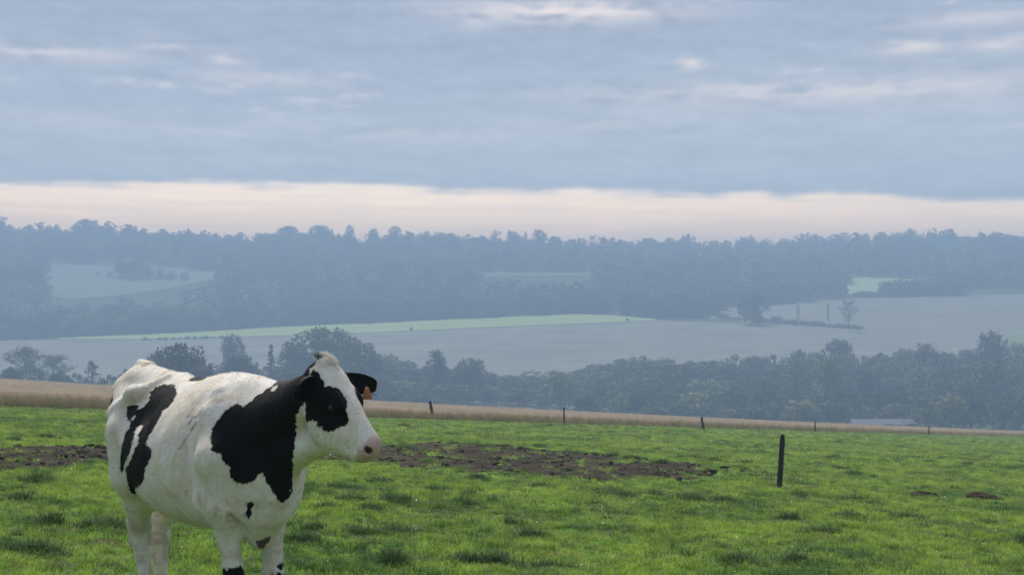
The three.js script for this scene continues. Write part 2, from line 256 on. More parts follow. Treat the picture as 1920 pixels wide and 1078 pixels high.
function cowField(F, U, R) {
  const aR = Math.abs(R);
  let d = loft(TRUNK, F, U, R);
  // pelvis: hook bones, pin bones, tail head, spine
  if (F < -0.6) {
    d = smin(d, capsule(F, U, aR, [-0.95, 1.335, 0.222, 0.04, -1.04, 1.32, 0.215, 0.045]), 0.11);
    d = smin(d, capsule(F, U, aR, [-0.97, 1.34, 0.20, 0.03, -0.92, 1.415, 0.05, 0.02]), 0.07); d = smin(d, capsule(F, U, aR, [-1.04, 1.32, 0.21, 0.035, -1.30, 1.20, 0.215, 0.05]), 0.09);
    d = smin(d, capsule(F, U, aR, [-1.50, 1.345, 0.12, 0.03, -1.57, 1.32, 0.115, 0.032]), 0.09);
    d = smin(d, capsule(F, U, R, [-1.36, 1.475, 0, 0.02, -1.50, 1.478, 0, 0.022]), 0.07);
    d = smin(d, chain(F, U, R, [[-1.50, 1.475, 0, 0.026, -1.615, 1.42, 0, 0.026], [-1.615, 1.42, 0, 0.026, -1.645, 1.25, 0, 0.023], [-1.645, 1.25, 0, 0.023, -1.64, 0.75, 0.0, 0.018], [-1.64, 0.75, 0, 0.018, -1.63, 0.5, 0, 0.03], [-1.63, 0.5, 0, 0.03, -1.63, 0.36, 0, 0.012]], 0.02), 0.02);
    d = smax(d, -ellipsoid(F, U, aR, -0.74, 1.28, 0.345, 0.15, 0.11, 0.11), 0.10);          // hollow of the flank
    d = smax(d, -ellipsoid(F, U, aR, -1.26, 1.40, 0.21, 0.15, 0.06, 0.09), 0.10);          // between hook and pin
    const kh = mix(0.03, 0.10, sstep(0.82, 1.08, U)); d = smin(d, chain(F, U, R, HR, 0.05), kh); d = smin(d, chain(F, U, R, HLg, 0.05), kh);
    if (U < 1.0) d = smin(d, ellipsoid(F, U, R, -1.14, 0.74, 0, 0.17, 0.11, 0.12), 0.08);      // udder
  }
  // low ribs, barely shown, and the fold where belly meets flank
  if (F > -0.75 && F < 0.05 && U > 0.75) d += 0.0011 * Math.sin((F + 0.25 * (U - 1)) * 52) * sstep(-0.75, -0.5, F) * sstep(0.0, -0.12, F) * sstep(0.75, 0.95, U) * sstep(1.38, 1.2, U);
  if (F > -0.45) {
    // shoulder blade and arm; the far shoulder is drawn in, as the weight rests on the near leg
    const sR = R < 0 ? -R * 1.2 : R;
    d = smin(d, capsule(F, U, sR, [-0.03, 1.36, 0.125, 0.05, 0.11, 1.06, 0.235, 0.08]), 0.075);
    d = smin(d, capsule(F, U, sR, [0.13, 1.05, 0.205, 0.095, 0.10, 0.84, 0.18, 0.10]), 0.14);
    d = smin(d, capsule(F, U, sR, [-0.02, 1.27, 0.20, 0.04, 0.02, 0.84, 0.245, 0.05]), 0.08);
    d = smax(d, -capsule(F, U, sR, [-0.125, 1.26, 0.335, 0.026, -0.065, 0.80, 0.312, 0.034]), 0.05);  // hollow behind the shoulder
    d = smin(d, chain(F, U, R, FR, 0.045), 0.07); d = smin(d, chain(F, U, R, FL, 0.045), 0.07);
    d = smin(d, ellipsoid(F, U, R, 0.18, 0.84, 0.01, 0.15, 0.16, 0.112), 0.09);
    d = smin(d, ellipsoid(F, U, R, 0.15, 0.675, -0.005, 0.10, 0.082, 0.05), 0.06);                       // brisket
    
    d = smin(d, chain(F, U, R, NECK, 0.08), 0.12); d = smin(d, chain(F, U, R, THROAT, 0.06), 0.09); d = smin(d, chain(F, U, R, DEWLAP, 0.04), 0.04);
    if (U < 0.86) d = smax(d, -capsule(F, U, aR, [0.20, 0.80, 0.185, 0.006, 0.185, 0.69, 0.09, 0.016]), 0.03);  // crease of the armpit
    // head
    const qx = F - HP.x, qy = U - HP.y, qz = R - HP.z;
    if (qx * qx + qy * qy + qz * qz < 0.6) {
      const t = qx * HT.x + qy * HT.y + qz * HT.z, n = qx * HN.x + qy * HN.y + qz * HN.z, l = qx * HL.x + qy * HL.y + qz * HL.z, al = Math.abs(l);
      let h = loft(HEAD, t, n, l);
      h = smin(h, ellipsoid(t, n, al, 0.195, -0.030, 0.088, 0.055, 0.036, 0.030), 0.05);              // brow
      h = smax(h, -ellipsoid(t, n, al, 0.215, -0.056, 0.125, 0.026, 0.016, 0.02), 0.012);            // eye socket
      h = smin(h, ellipsoid(t, n, al, 0.213, -0.056, 0.096, 0.021, 0.018, 0.019), 0.006);            // eyeball and lids
      h = smin(h, ellipsoid(t, n, al, 0.25, -0.15, 0.060, 0.10, 0.08, 0.032), 0.06);               // cheek
      h = smin(h, ellipsoid(t, n, l, 0.004, 0.0, 0, 0.036, 0.028, 0.072), 0.03);                   // poll
      h = smax(h, -ellipsoid(t, n, al, 0.315, -0.045, 0.100, 0.065, 0.04, 0.03), 0.035);             // hollow of the cheek
      h = smin(h, ellipsoid(t, n, l, 0.440, -0.036, 0, 0.037, 0.034, 0.067), 0.02);                  // nose pad
      h = smax(h, -ellipsoid(t, n, al, 0.465, -0.038, 0.053, 0.016, 0.012, 0.018), 0.012);           // nostril
      h = smax(h, -capsule(t, n, al, [0.485, -0.092, 0.0, 0.003, 0.385, -0.118, 0.075, 0.003]), 0.012);  // mouth line
      d = smin(d, h, 0.05);
      d = smin(d, earField(F, U, R, earR, EAX_R), 0.012); d = smin(d, earField(F, U, R, earL, EAX_L), 0.012);
    }
  }
  return d + 0.0014 * noise3(F * 6, U * 6, R * 6) + 0.0006 * noise3(F * 19, U * 13, R * 19);
}
function meshField(field, lo, hi, cell) {                                   // surface nets with coarse skipping
  const n = [0, 1, 2].map(k => Math.ceil((hi[k] - lo[k]) / cell / 6) * 6 + 1), [nx, ny, nz] = n, val = new Float32Array(nx * ny * nz).fill(1);
  const B = 6, id = (i, j, k) => (k * ny + j) * nx + i, reach = B * cell * 0.87 * 1.9 + 0.02;
  for (let k = 0; k < nz - 1; k += B) for (let j = 0; j < ny - 1; j += B) for (let i = 0; i < nx - 1; i += B) {
    const c = field(lo[0] + (i + B / 2) * cell, lo[1] + (j + B / 2) * cell, lo[2] + (k + B / 2) * cell);
    const near = Math.abs(c) < reach;
    for (let c2 = k; c2 <= k + B; c2++) for (let b = j; b <= j + B; b++) for (let a = i; a <= i + B; a++) { const q = id(a, b, c2); if (near) { if (val[q] === 1 || val[q] === -1) val[q] = field(lo[0] + a * cell, lo[1] + b * cell, lo[2] + c2 * cell); } else if (val[q] === 1 && c < 0) val[q] = -1; }
  }
  const vid = new Int32Array(nx * ny * nz).fill(-1), pos = [], idx = [];
  const C = [[0, 0, 0], [1, 0, 0], [0, 1, 0], [1, 1, 0], [0, 0, 1], [1, 0, 1], [0, 1, 1], [1, 1, 1]], E = [[0, 1], [2, 3], [4, 5], [6, 7], [0, 2], [1, 3], [4, 6], [5, 7], [0, 4], [1, 5], [2, 6], [3, 7]];
  for (let k = 0; k < nz - 1; k++) for (let j = 0; j < ny - 1; j++) for (let i = 0; i < nx - 1; i++) {
    let m = 0; const v = []; for (let c = 0; c < 8; c++) { const w = val[id(i + C[c][0], j + C[c][1], k + C[c][2])]; v.push(w); if (w < 0) m |= 1 << c; }
    if (m === 0 || m === 255) continue;
    let x = 0, y = 0, z = 0, s = 0;
    for (const [a, b] of E) if ((v[a] < 0) !== (v[b] < 0)) { const t = v[a] / (v[a] - v[b]); x += mix(C[a][0], C[b][0], t); y += mix(C[a][1], C[b][1], t); z += mix(C[a][2], C[b][2], t); s++; }
    vid[id(i, j, k)] = pos.length / 3; pos.push(lo[0] + (i + x / s) * cell, lo[1] + (j + y / s) * cell, lo[2] + (k + z / s) * cell);
  }
  const quad = (a, b, c, d, f) => { if (a < 0 || b < 0 || c < 0 || d < 0) return; if (f) idx.push(a, b, c, a, c, d); else idx.push(a, c, b, a, d, c); };
  for (let k = 1; k < nz - 1; k++) for (let j = 1; j < ny - 1; j++) for (let i = 1; i < nx - 1; i++) {
    const s = val[id(i, j, k)] < 0;
    if (s !== val[id(i + 1, j, k)] < 0) quad(vid[id(i, j - 1, k - 1)], vid[id(i, j, k - 1)], vid[id(i, j, k)], vid[id(i, j - 1, k)], s);
    if (s !== val[id(i, j + 1, k)] < 0) quad(vid[id(i - 1, j, k - 1)], vid[id(i - 1, j, k)], vid[id(i, j, k)], vid[id(i, j, k - 1)], s);
    if (s !== val[id(i, j, k + 1)] < 0) quad(vid[id(i - 1, j - 1, k)], vid[id(i, j - 1, k)], vid[id(i, j, k)], vid[id(i - 1, j, k)], s);
  }
  const nor = new Float32Array(pos.length), e = cell * 0.7;
  for (let i = 0; i < pos.length; i += 3) {
    const x = pos[i], y = pos[i + 1], z = pos[i + 2]; let a = field(x + e, y, z) - field(x - e, y, z), b = field(x, y + e, z) - field(x, y - e, z), c = field(x, y, z + e) - field(x, y, z - e);
    const l = Math.hypot(a, b, c) || 1; nor[i] = a / l; nor[i + 1] = b / l; nor[i + 2] = c / l;
  }
  return { pos, nor, idx };
}
const COW = { x: -1.362, d: 6.604, yaw: 0.9251 };
const cow = new THREE.Group();
cow.position.set(COW.x, EYE - 1.7765, -COW.d); cow.rotation.y = -COW.yaw;
const POLY = /*POLY*/{A:[[0.191,1.429],[0.155,1.417],[0.125,1.395],[0.094,1.366],[0.063,1.341],[0.035,1.321],[0.019,1.331],[-0.005,1.332],[-0.049,1.313],[-0.078,1.288],[-0.104,1.256],[-0.121,1.228],[-0.131,1.197],[-0.125,1.153],[-0.108,1.114],[-0.088,1.099],[-0.07,1.104],[-0.06,1.083],[-0.05,1.051],[-0.035,1.04],[-0.018,1.034],[-0.024,1.001],[-0.018,0.974],[0.004,0.958],[0.037,0.943],[0.078,0.951],[0.114,0.98],[0.132,1.001],[0.151,1.014],[0.16,0.983],[0.18,0.942],[0.21,0.902],[0.22,0.874],[0.235,0.855],[0.256,0.868],[0.275,0.888],[0.287,0.913],[0.293,0.96],[0.298,1.017],[0.321,1.069],[0.323,1.115],[0.331,1.158],[0.332,1.198],[0.339,1.252],[0.352,1.296],[0.368,1.33],[0.39,1.358],[0.409,1.375],[0.47,1.6],[0.3,1.6],[0.215,1.5]],As1:[[0.126,1.386],[0.13,1.405],[0.164,1.424],[0.198,1.431],[0.175,1.42],[0.148,1.402]],As2:[[0.198,1.406],[0.201,1.424],[0.221,1.434],[0.23,1.428],[0.215,1.41]],B:[[-0.544,1.387],[-0.513,1.387],[-0.487,1.373],[-0.455,1.355],[-0.445,1.333],[-0.455,1.304],[-0.475,1.278],[-0.505,1.257],[-0.508,1.236],[-0.517,1.204],[-0.536,1.175],[-0.559,1.14],[-0.576,1.108],[-0.56,1.086],[-0.531,1.081],[-0.521,1.048],[-0.53,1.014],[-0.559,0.98],[-0.577,0.949],[-0.591,0.899],[-0.616,0.869],[-0.677,0.839],[-0.787,0.762],[-0.798,0.751],[-0.815,0.77],[-0.818,0.811],[-0.819,0.862],[-0.773,0.92],[-0.839,0.886],[-0.851,0.879],[-0.86,0.91],[-0.858,0.961],[-0.819,1.033],[-0.797,1.08],[-0.784,1.121],[-0.764,1.158],[-0.763,1.18],[-0.802,1.186],[-0.831,1.218],[-0.83,1.248],[-0.807,1.262],[-0.764,1.271],[-0.731,1.262],[-0.739,1.244],[-0.706,1.252],[-0.686,1.271],[-0.661,1.295],[-0.67,1.334],[-0.661,1.363],[-0.625,1.377],[-0.584,1.385]],Bh:[[-0.668,1.172],[-0.645,1.169],[-0.648,1.139],[-0.662,1.127],[-0.646,1.113],[-0.649,1.08],[-0.677,1.042],[-0.695,0.999],[-0.753,0.944],[-0.839,0.886],[-0.844,0.889],[-0.761,0.973],[-0.711,1.031],[-0.692,1.085],[-0.706,1.077],[-0.694,1.117],[-0.696,1.154]],Bh2:[[-0.768,1.191],[-0.758,1.208],[-0.74,1.216],[-0.747,1.191]],C:[[-1.12,1.31],[-1.02,1.3],[-0.995,1.275],[-1.012,1.235],[-1.03,1.2],[-1.12,1.2]],D:[[-0.43,1.408],[-0.423,1.423],[-0.407,1.445],[-0.298,1.444],[-0.295,1.426],[-0.364,1.412]],E:[[0.054,0.853],[0.078,0.859],[0.087,0.863],[0.1,0.853],[0.094,0.838],[0.082,0.829],[0.084,0.802],[0.073,0.781],[0.059,0.762],[0.053,0.782],[0.045,0.794],[0.056,0.822]],I:[[0.081,0.649],[0.13,0.665],[0.171,0.685],[0.15,0.653],[0.122,0.615],[0.091,0.606]],S1:[[-0.274,1.304],[-0.286,1.272],[-0.317,1.248]],S2:[[-0.206,1.301],[-0.238,1.265],[-0.272,1.252],[-0.287,1.22]],S3:[[-0.241,1.229],[-0.267,1.184],[-0.294,1.15],[-0.328,1.099]],Hd:[[0.013,-0.095],[0.012,-0.084],[0.035,-0.084],[0.067,-0.084],[0.098,-0.086],[0.121,-0.086],[0.131,-0.066],[0.151,-0.049],[0.177,-0.034],[0.212,-0.034],[0.247,-0.047],[0.278,-0.068],[0.301,-0.075],[0.313,-0.089],[0.307,-0.113],[0.302,-0.143],[0.291,-0.168],[0.276,-0.177],[0.257,-0.177],[0.239,-0.188],[0.211,-0.193],[0.198,-0.201],[0.187,-0.21],[0.16,-0.208],[0.146,-0.197],[0.13,-0.185],[0.111,-0.18],[0.099,-0.191],[0.062,-0.166],[0.036,-0.129]],cheek:[[0.321,1.069],[0.323,1.115],[0.331,1.158],[0.332,1.198],[0.339,1.252],[0.352,1.296],[0.368,1.33],[0.39,1.358],[0.409,1.375],[0.56,1.4],[0.62,1.2],[0.45,1.0],[0.31,0.95]],neckA:0.3};
const inPoly = (P, x, y) => { let c = false; for (let i = 0, j = P.length - 1; i < P.length; j = i++) { const [xi, yi] = P[i], [xj, yj] = P[j]; if ((yi > y) !== (yj > y) && x < (xj - xi) * (y - yi) / (yj - yi) + xi) c = !c; } return c; };
const nearLine = (P, x, y) => { let b = 9; for (let i = 0; i < P.length - 1; i++) { const [ax, ay] = P[i], [bx, by] = P[i + 1], dx = bx - ax, dy = by - ay, t = clamp(((x - ax) * dx + (y - ay) * dy) / (dx * dx + dy * dy)); b = Math.min(b, Math.hypot(x - ax - dx * t, y - ay - dy * t)); } return b; };
// coat: large black patches on white, laid out on a plane oblique to the body (a = 0.6 F - 0.8 R, b = U) and, for the head, on its side plane
function coat(F, U, R) {
  const WHITE = [0.745, 0.71, 0.665], BLACK = [0.0085, 0.008, 0.0085];
  const j1 = 0.006 * noise3(F * 22, U * 22, R * 22) + 0.0035 * noise3(F * 60 + 5, U * 30, R * 60), j2 = 0.006 * noise3(F * 20 + 40, U * 20, R * 20) + 0.004 * noise3(F * 60, U * 26 + 9, R * 60);
  const side = R > -0.03, Rm = side ? R : -R;
  let a = F * 0.6 - Rm * 0.8 + j1, b = U + j2, black = 0, grey = 0;
  if (!side) { a += 0.07; b += 0.05; }
  const q = new THREE.Vector3(F, U, R).sub(HP), t = q.dot(HT), n = q.dot(HN), l = q.dot(HL);
  const onHead = t > -0.06 && n > -0.30 && F > 0.60 && (n > -0.10 - 0.9 * Math.max(0, t) || t > 0.2) && t < 0.55 && Math.hypot(q.x, q.y, q.z) < 0.56;
  // ears
  const earT = (E) => { const ax = E[2].x - E[0].x, ay = E[2].y - E[0].y, az = E[2].z - E[0].z; return ((F - E[0].x) * ax + (U - E[0].y) * ay + (R - E[0].z) * az) / (ax * ax + ay * ay + az * az); };
  const isEar = (E, X) => { const s = earT(E); return s > 0.12 && earField(F, U, R, E, X) < 0.006; };
  if (isEar(earL, EAX_L) || isEar(earR, EAX_R)) return BLACK;
  const headBlack = onHead && (l > 0 ? inPoly(POLY.Hd, t + j1 * 0.8, (n - l) * 0.7071 + j2 * 0.8) : inPoly(POLY.Hd, t + j1 - 0.01, (n + l) * 0.7071 + j2 - 0.006));
  const neckZone = F > 0.36 && U > (side ? 0.8 : 1.05);
  if (headBlack) black = 1;
  else if (onHead && t > 0.0 && (n > -0.06 || t > 0.17)) black = 0;
  else if (neckZone && (inPoly(POLY.A, a, b) || (a > POLY.neckA && U > 1.12 && n < -0.035 && !inPoly(POLY.cheek, a, b)))) black = 1;
  else if (F > -0.5 && F < 0.75 && U > (side ? 0.8 : 1.05) && inPoly(POLY.A, a, b)) black = 1;
  if (side && black && (inPoly(POLY.As1, a, b) || inPoly(POLY.As2, a, b))) black = 0;
  if (F < -0.25 && (inPoly(POLY.B, a, b) || inPoly(POLY.C, a, b)) && !inPoly(POLY.Bh, a, b) && !inPoly(POLY.Bh2, a, b)) black = 1;
  if (R > -0.12 && U > 1.38 && inPoly(POLY.D, F * 0.6 - R * 0.8 + j1 * 0.5, U + j2 * 0.3)) black = 1;
  if (F > 0.0 && U < 0.9 && U > 0.74 && inPoly(POLY.E, F * 0.6 - R * 0.8 + j1 * 0.5, U + j2 * 0.5)) black = 1;
  if (F > -0.2 && U < 0.56 && U > 0.37) {
    if (R > 0 && F > 0.10 - (0.52 - U) * 0.4 && U + j2 * 2 + 0.35 * Math.abs(F * 0.6 - R * 0.8 + 0.022) < 0.525) black = 1;
    if (R < 0 && F > -0.03 && U + j2 * 2 + 0.3 * Math.abs(F * 0.6 - R * 0.8 - 0.15) < 0.437) black = 1;
    if (R < 0 && Math.hypot(F * 0.6 - R * 0.8 - 0.158, (U - 0.468) * 0.7) < 0.012 + j1) black = 1;
  }
  if (side && F > -0.6 && F < 0.0 && U > 1.0) for (const [P, w] of [[POLY.S1, 0.006], [POLY.S2, 0.012], [POLY.S3, 0.009]]) { const e = nearLine(P, a + 0.4 * j2, b); grey = Math.max(grey, sstep(w, w * 0.3, e) * (0.5 + 0.4 * noise3(F * 60, U * 25, R * 60))); }
  if (black) return BLACK;
  let c = WHITE.slice();
  const blot = fbm2(F * 3 + R * 2, U * 3.3, 3), fine = noise3(F * 40, U * 14, R * 40);
  const stain = clamp(0.5 + 0.9 * fbm2(F * 5.1 + 7, U * 4.3 + R * 3, 4));                       // yellowed, muddied hair in patches
  const lock = noise3((F * 0.78 + U * 0.62) * 11, (F * 0.62 - U * 0.78) * 55, R * 40), grime = sstep(0.22, 0.5, fbm2(F * 4.3 + R * 5 + 20, U * 5.5 + 9, 5) + 0.12 * lock), dungAndShade = sstep(0.36, 0.52, fbm2(F * 7 - R * 4 + 33, U * 5 + 2, 4));
  for (let k = 0; k < 3; k++) c[k] *= (1 + 0.07 * lock) * (1 - [0.13, 0.19, 0.28][k] * grime) * (F < -0.9 || U < 0.95 ? 1 - [0.35, 0.42, 0.50][k] * dungAndShade * 0.6 : 1);  // dark blotches: dirt on the rump, painted-in shade low on the belly
  for (let k = 0; k < 3; k++) c[k] *= 1 + 0.05 * fine + 0.07 * blot - [0.07, 0.13, 0.24][k] * stain;
  if (U < 0.62) { const mud = sstep(0.0, 0.5, fbm2(F * 9 + R * 6, U * 7 + 3, 4) + 0.25) * sstep(0.66, 0.45, U + 0.15 * blot); for (let k = 0; k < 3; k++) c[k] = mix(c[k], [0.36, 0.29, 0.22][k], 0.55 * mud); }
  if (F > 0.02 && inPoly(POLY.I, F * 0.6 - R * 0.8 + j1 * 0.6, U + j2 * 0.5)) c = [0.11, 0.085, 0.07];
  for (let k = 0; k < 3; k++) c[k] = mix(c[k], [0.09, 0.085, 0.095][k], grey);
  if (onHead) {                                                                                 // pink muzzle, dark nostril skin
    const pink = sstep(0.418, 0.452, t + 0.30 * (n + 0.04) + 2 * j1) ; for (let k = 0; k < 3; k++) c[k] = mix(c[k], [0.47, 0.31, 0.285][k] * (1 + 0.25 * noise3(F * 60, U * 60, R * 60)), pink * 0.9);
    const nost = Math.hypot((t - 0.466) / 0.021, (n + 0.038) / 0.015, (Math.abs(l) - 0.056) / 0.026); if (nost < 1.15) { const k2 = sstep(1.15, 0.75, nost); for (let k = 0; k < 3; k++) c[k] = mix(c[k], [0.05, 0.025, 0.026][k], k2); }
    const spot = noise3(F * 95, U * 95, R * 95); if (spot > 0.9 && t > 0.27 && t < 0.40) c = [0.12, 0.11, 0.11];
  }
  if (U < 0.06) c = [0.07, 0.06, 0.05];                                                         // hooves
  return c;
}
{
  const cell = globalThis.COWCELL ?? 0.007;
  const skin = meshField(cowField, [-1.72, -0.02, -0.46], [1.18, 1.68, 0.46], cell);
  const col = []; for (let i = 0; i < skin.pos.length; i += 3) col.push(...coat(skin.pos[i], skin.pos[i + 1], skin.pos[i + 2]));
  const uv = []; for (let i = 0; i < skin.pos.length; i += 3) uv.push(skin.pos[i] * 2.2 + skin.pos[i + 2] * 0.7, skin.pos[i + 1] * 2.2 + skin.pos[i + 2] * 0.5);
  // hair relief: short strands lying down and back
  const N = 512, fur = new Uint8Array(N * N * 4), r = rng(5), h = new Float32Array(N * N).fill(0.35);
  for (let k = 0; k < 16000; k++) { const x0 = r() * N, y0 = r() * N, len = 8 + r() * 16, an = -0.9 + (r() - 0.5) * 0.7, v = r(); for (let s = 0; s < len; s++) { const x = (Math.round(x0 + Math.cos(an) * s) + N) % N, y = (Math.round(y0 + Math.sin(an) * s) + N) % N; h[y * N + x] = v * (1 - s / len) + 0.3 * s / len; } }
  for (let i = 0; i < N * N; i++) { fur[i * 4] = fur[i * 4 + 1] = fur[i * 4 + 2] = h[i] * 255; fur[i * 4 + 3] = 255; }
  const bt = new THREE.DataTexture(fur, N, N); bt.magFilter = THREE.LinearFilter; bt.minFilter = THREE.LinearFilter; bt.wrapS = bt.wrapT = THREE.RepeatWrapping; bt.needsUpdate = true;
  const m = new THREE.MeshPhysicalMaterial({ vertexColors: true, roughness: 0.62, specularIntensity: 0.14, bumpMap: bt, bumpScale: 0.0022 });
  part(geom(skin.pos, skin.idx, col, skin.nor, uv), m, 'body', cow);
  // the coat's short hair, lying back and down
  const hr = rng(31), nv = skin.pos.length / 3, NH = 120000, tri = geom([-0.5, 0, 0, 0.5, 0, 0, 0.3, 0.55, 0.12, -0.3, 0.55, 0.12, 0, 1, 0.1], [0, 1, 2, 0, 2, 3, 3, 2, 4]);
  const im = new THREE.InstancedMesh(tri, new THREE.MeshPhysicalMaterial({ color: 0xffffff, roughness: 0.7, specularIntensity: 0.2, side: THREE.DoubleSide }), NH), M = new THREE.Matrix4(), cc = new THREE.Color(), n = new THREE.Vector3(), gdir = new THREE.Vector3(), y = new THREE.Vector3(), x = new THREE.Vector3(), z = new THREE.Vector3();
  for (let k = 0; k < NH; k++) {
    const v = Math.floor(hr() * nv) * 3, F = skin.pos[v], U = skin.pos[v + 1], R = skin.pos[v + 2]; n.set(skin.nor[v], skin.nor[v + 1], skin.nor[v + 2]);
    const dx = F - HP.x, dy = U - HP.y, dz = R - HP.z, head = dx * dx + dy * dy + dz * dz < 0.28 && F > 0.62, tt = dx * HT.x + dy * HT.y + dz * HT.z;
    const bald = head && tt > 0.40; if (head) gdir.copy(HT).multiplyScalar(tt < 0.12 ? -0.7 : 0.8).addScaledVector(HN, -0.4); else if (U < 0.7) gdir.set(-0.15, -1, 0); else gdir.set(-0.75, -0.6, 0);
    gdir.x += (hr() - 0.5) * 0.5; gdir.y += (hr() - 0.5) * 0.5; gdir.z += (hr() - 0.5) * 0.5; gdir.addScaledVector(n, -gdir.dot(n)).normalize();
    y.copy(gdir).addScaledVector(n, 0.22 + 0.2 * hr()).normalize(); x.crossVectors(y, n).normalize(); z.crossVectors(x, y);
    const len = bald ? 0.001 : (0.007 + 0.008 * hr()) * (head ? 0.8 : 1), w = 0.0014 + 0.001 * hr(); M.makeBasis(x.multiplyScalar(w), y.multiplyScalar(len), z.multiplyScalar(len)); M.setPosition(F, U, R); im.setMatrixAt(k, M);
    const b = 0.82 + 0.28 * hr(); cc.setRGB(Math.min(col[v] * b, 0.85), Math.min(col[v + 1] * b, 0.85), Math.min(col[v + 2] * b, 0.85)); im.setColorAt(k, cc);
  }
  im.name = 'coat_hair'; im.userData.kind = 'stuff'; cow.add(im);
}
// loose hair: the tuft on the poll, the tail-head and the withers, whiskers
{
  const r = rng(77), pos = [], idx = [], col = [];
  const strand = (p, d, len, w, bend, c) => {
    const a = pos.length / 3, s = new THREE.Vector3().crossVectors(d, new THREE.Vector3(r() - 0.5, r() - 0.5, r() - 0.5)).normalize(), q = p.clone(), v = d.clone();
    for (let k = 0; k <= 4; k++) { const ww = w * (1 - k / 4.3); pos.push(q.x + s.x * ww, q.y + s.y * ww, q.z + s.z * ww, q.x - s.x * ww, q.y - s.y * ww, q.z - s.z * ww); col.push(...c, ...c); q.addScaledVector(v, len / 4); v.add(bend).normalize(); }
    for (let k = 0; k < 4; k++) { const o = a + k * 2; idx.push(o, o + 1, o + 2, o + 1, o + 3, o + 2); }
  };
  for (let k = 0; k < 2200; k++) {                    // poll tuft, brushed back over the crown
    const l = (r() - 0.5) * 0.12, t = -0.04 + r() * 0.075, n = -0.002 + 0.030 * Math.sqrt(Math.max(0, 1 - (l / 0.065) ** 2)) - Math.max(0, -t) * 0.5 - (r() * 0.008);
    const back = r(), d = HT.clone().multiplyScalar(-0.7 - r() * 0.5).addScaledVector(HN, 0.25 + r() * 0.5 - back * 0.5).addScaledVector(HL, (r() - 0.35) * 0.9 + l * 4).normalize();
    const dark = l > 0.030 && t < 0.0 && r() < 0.75, w = 0.68 + 0.12 * r();
    strand(hp(t, n, l), d, 0.010 + r() * 0.016, 0.0015, new THREE.Vector3(-0.08, -0.14, 0.06), dark ? [0.012, 0.011, 0.011] : [w, w * 0.95, w * 0.88]);
  }
  for (let k = 0; k < 900; k++) {                    // along the topline
    const F = -1.5 + r() * 1.85, z = (r() - 0.5) * 0.07; let U = 1.6; while (cowField(F, U, z) > 0.002 && U > 1.2) U -= 0.004;
    const c = coat(F, U, z); strand(new THREE.Vector3(F, U - 0.003, z), new THREE.Vector3(-0.8, 0.5 + r() * 0.3, (r() - 0.5) * 0.5).normalize(), 0.012 + r() * 0.012, 0.0014, new THREE.Vector3(-0.1, -0.12, 0), c);
  }
  for (let k = 0; k < 60; k++) { const l = (r() - 0.5) * 0.13; strand(hp(0.43 + r() * 0.04, -0.02 - r() * 0.1, l), HT.clone().multiplyScalar(0.6 + r() * 0.4).addScaledVector(HN, r() * 1.0 - 0.6).addScaledVector(HL, l * 9).normalize(), 0.02 + r() * 0.02, 0.0006, new THREE.Vector3(0, -0.1, 0), [0.75, 0.7, 0.62]); }
  for (let k = 0; k < 260; k++) { const s = r(), p = earL[0].clone().lerp(earL[2], 0.2 + s * 0.8).addScaledVector(EAX_L.w, (r() - 0.6) * 0.07); strand(p, new THREE.Vector3(r() - 0.3, -0.2 - r(), -r()).normalize(), 0.012 + r() * 0.018, 0.001, new THREE.Vector3(0, -0.1, 0), [0.012, 0.011, 0.011]); }
  const m = new THREE.MeshStandardMaterial({ vertexColors: true, roughness: 0.7, side: THREE.DoubleSide });
  part(geom(pos, idx, col), m, 'hair', cow);
}
// eyes
for (const s of [1, -1]) {
  const g = new THREE.SphereGeometry(0.0175, 20, 14), e = part(g, new THREE.MeshPhysicalMaterial({ color: new THREE.Color().setRGB(0.012, 0.008, 0.006), roughness: 0.1, specularIntensity: 1 }), 'eye', cow);
  e.position.copy(hp(0.213, -0.056, s * 0.1015));
}
// plastic ear tag hanging from the far ear
{
  const sh = new THREE.Shape(); sh.moveTo(-0.010, 0.012); sh.quadraticCurveTo(0, 0.022, 0.010, 0.012); sh.lineTo(0.0145, 0.0); sh.lineTo(0.029, -0.052); sh.quadraticCurveTo(0.0295, -0.058, 0.024, -0.058); sh.lineTo(-0.024, -0.058); sh.quadraticCurveTo(-0.0295, -0.058, -0.029, -0.052); sh.lineTo(-0.0145, 0.0); sh.closePath();
  const g = new THREE.ExtrudeGeometry(sh, { depth: 0.0016, bevelEnabled: true, bevelSize: 0.0008, bevelThickness: 0.0006, bevelSegments: 2 });
  const tag = part(g, new THREE.MeshPhysicalMaterial({ color: new THREE.Color().setRGB(0.46, 0.17, 0.065), roughness: 0.45, specularIntensity: 0.6 }), 'ear_tag', cow);
  tag.position.set(0.852, 1.424, -0.205); tag.rotation.set(0, 0.80, 0.06); tag.scale.setScalar(0.8); tag.userData.label = 'orange plastic ear tag';
  const b = part(new THREE.SphereGeometry(0.006, 12, 8), new THREE.MeshStandardMaterial({ color: new THREE.Color().setRGB(0.62, 0.5, 0.33), roughness: 0.5 }), 'tag_button', tag); b.position.set(0, 0.008, 0.003); b.scale.z = 0.5;
}
add(cow, 'cow', 'black and white dairy cow standing in the pasture with its head turned right', 'cow');
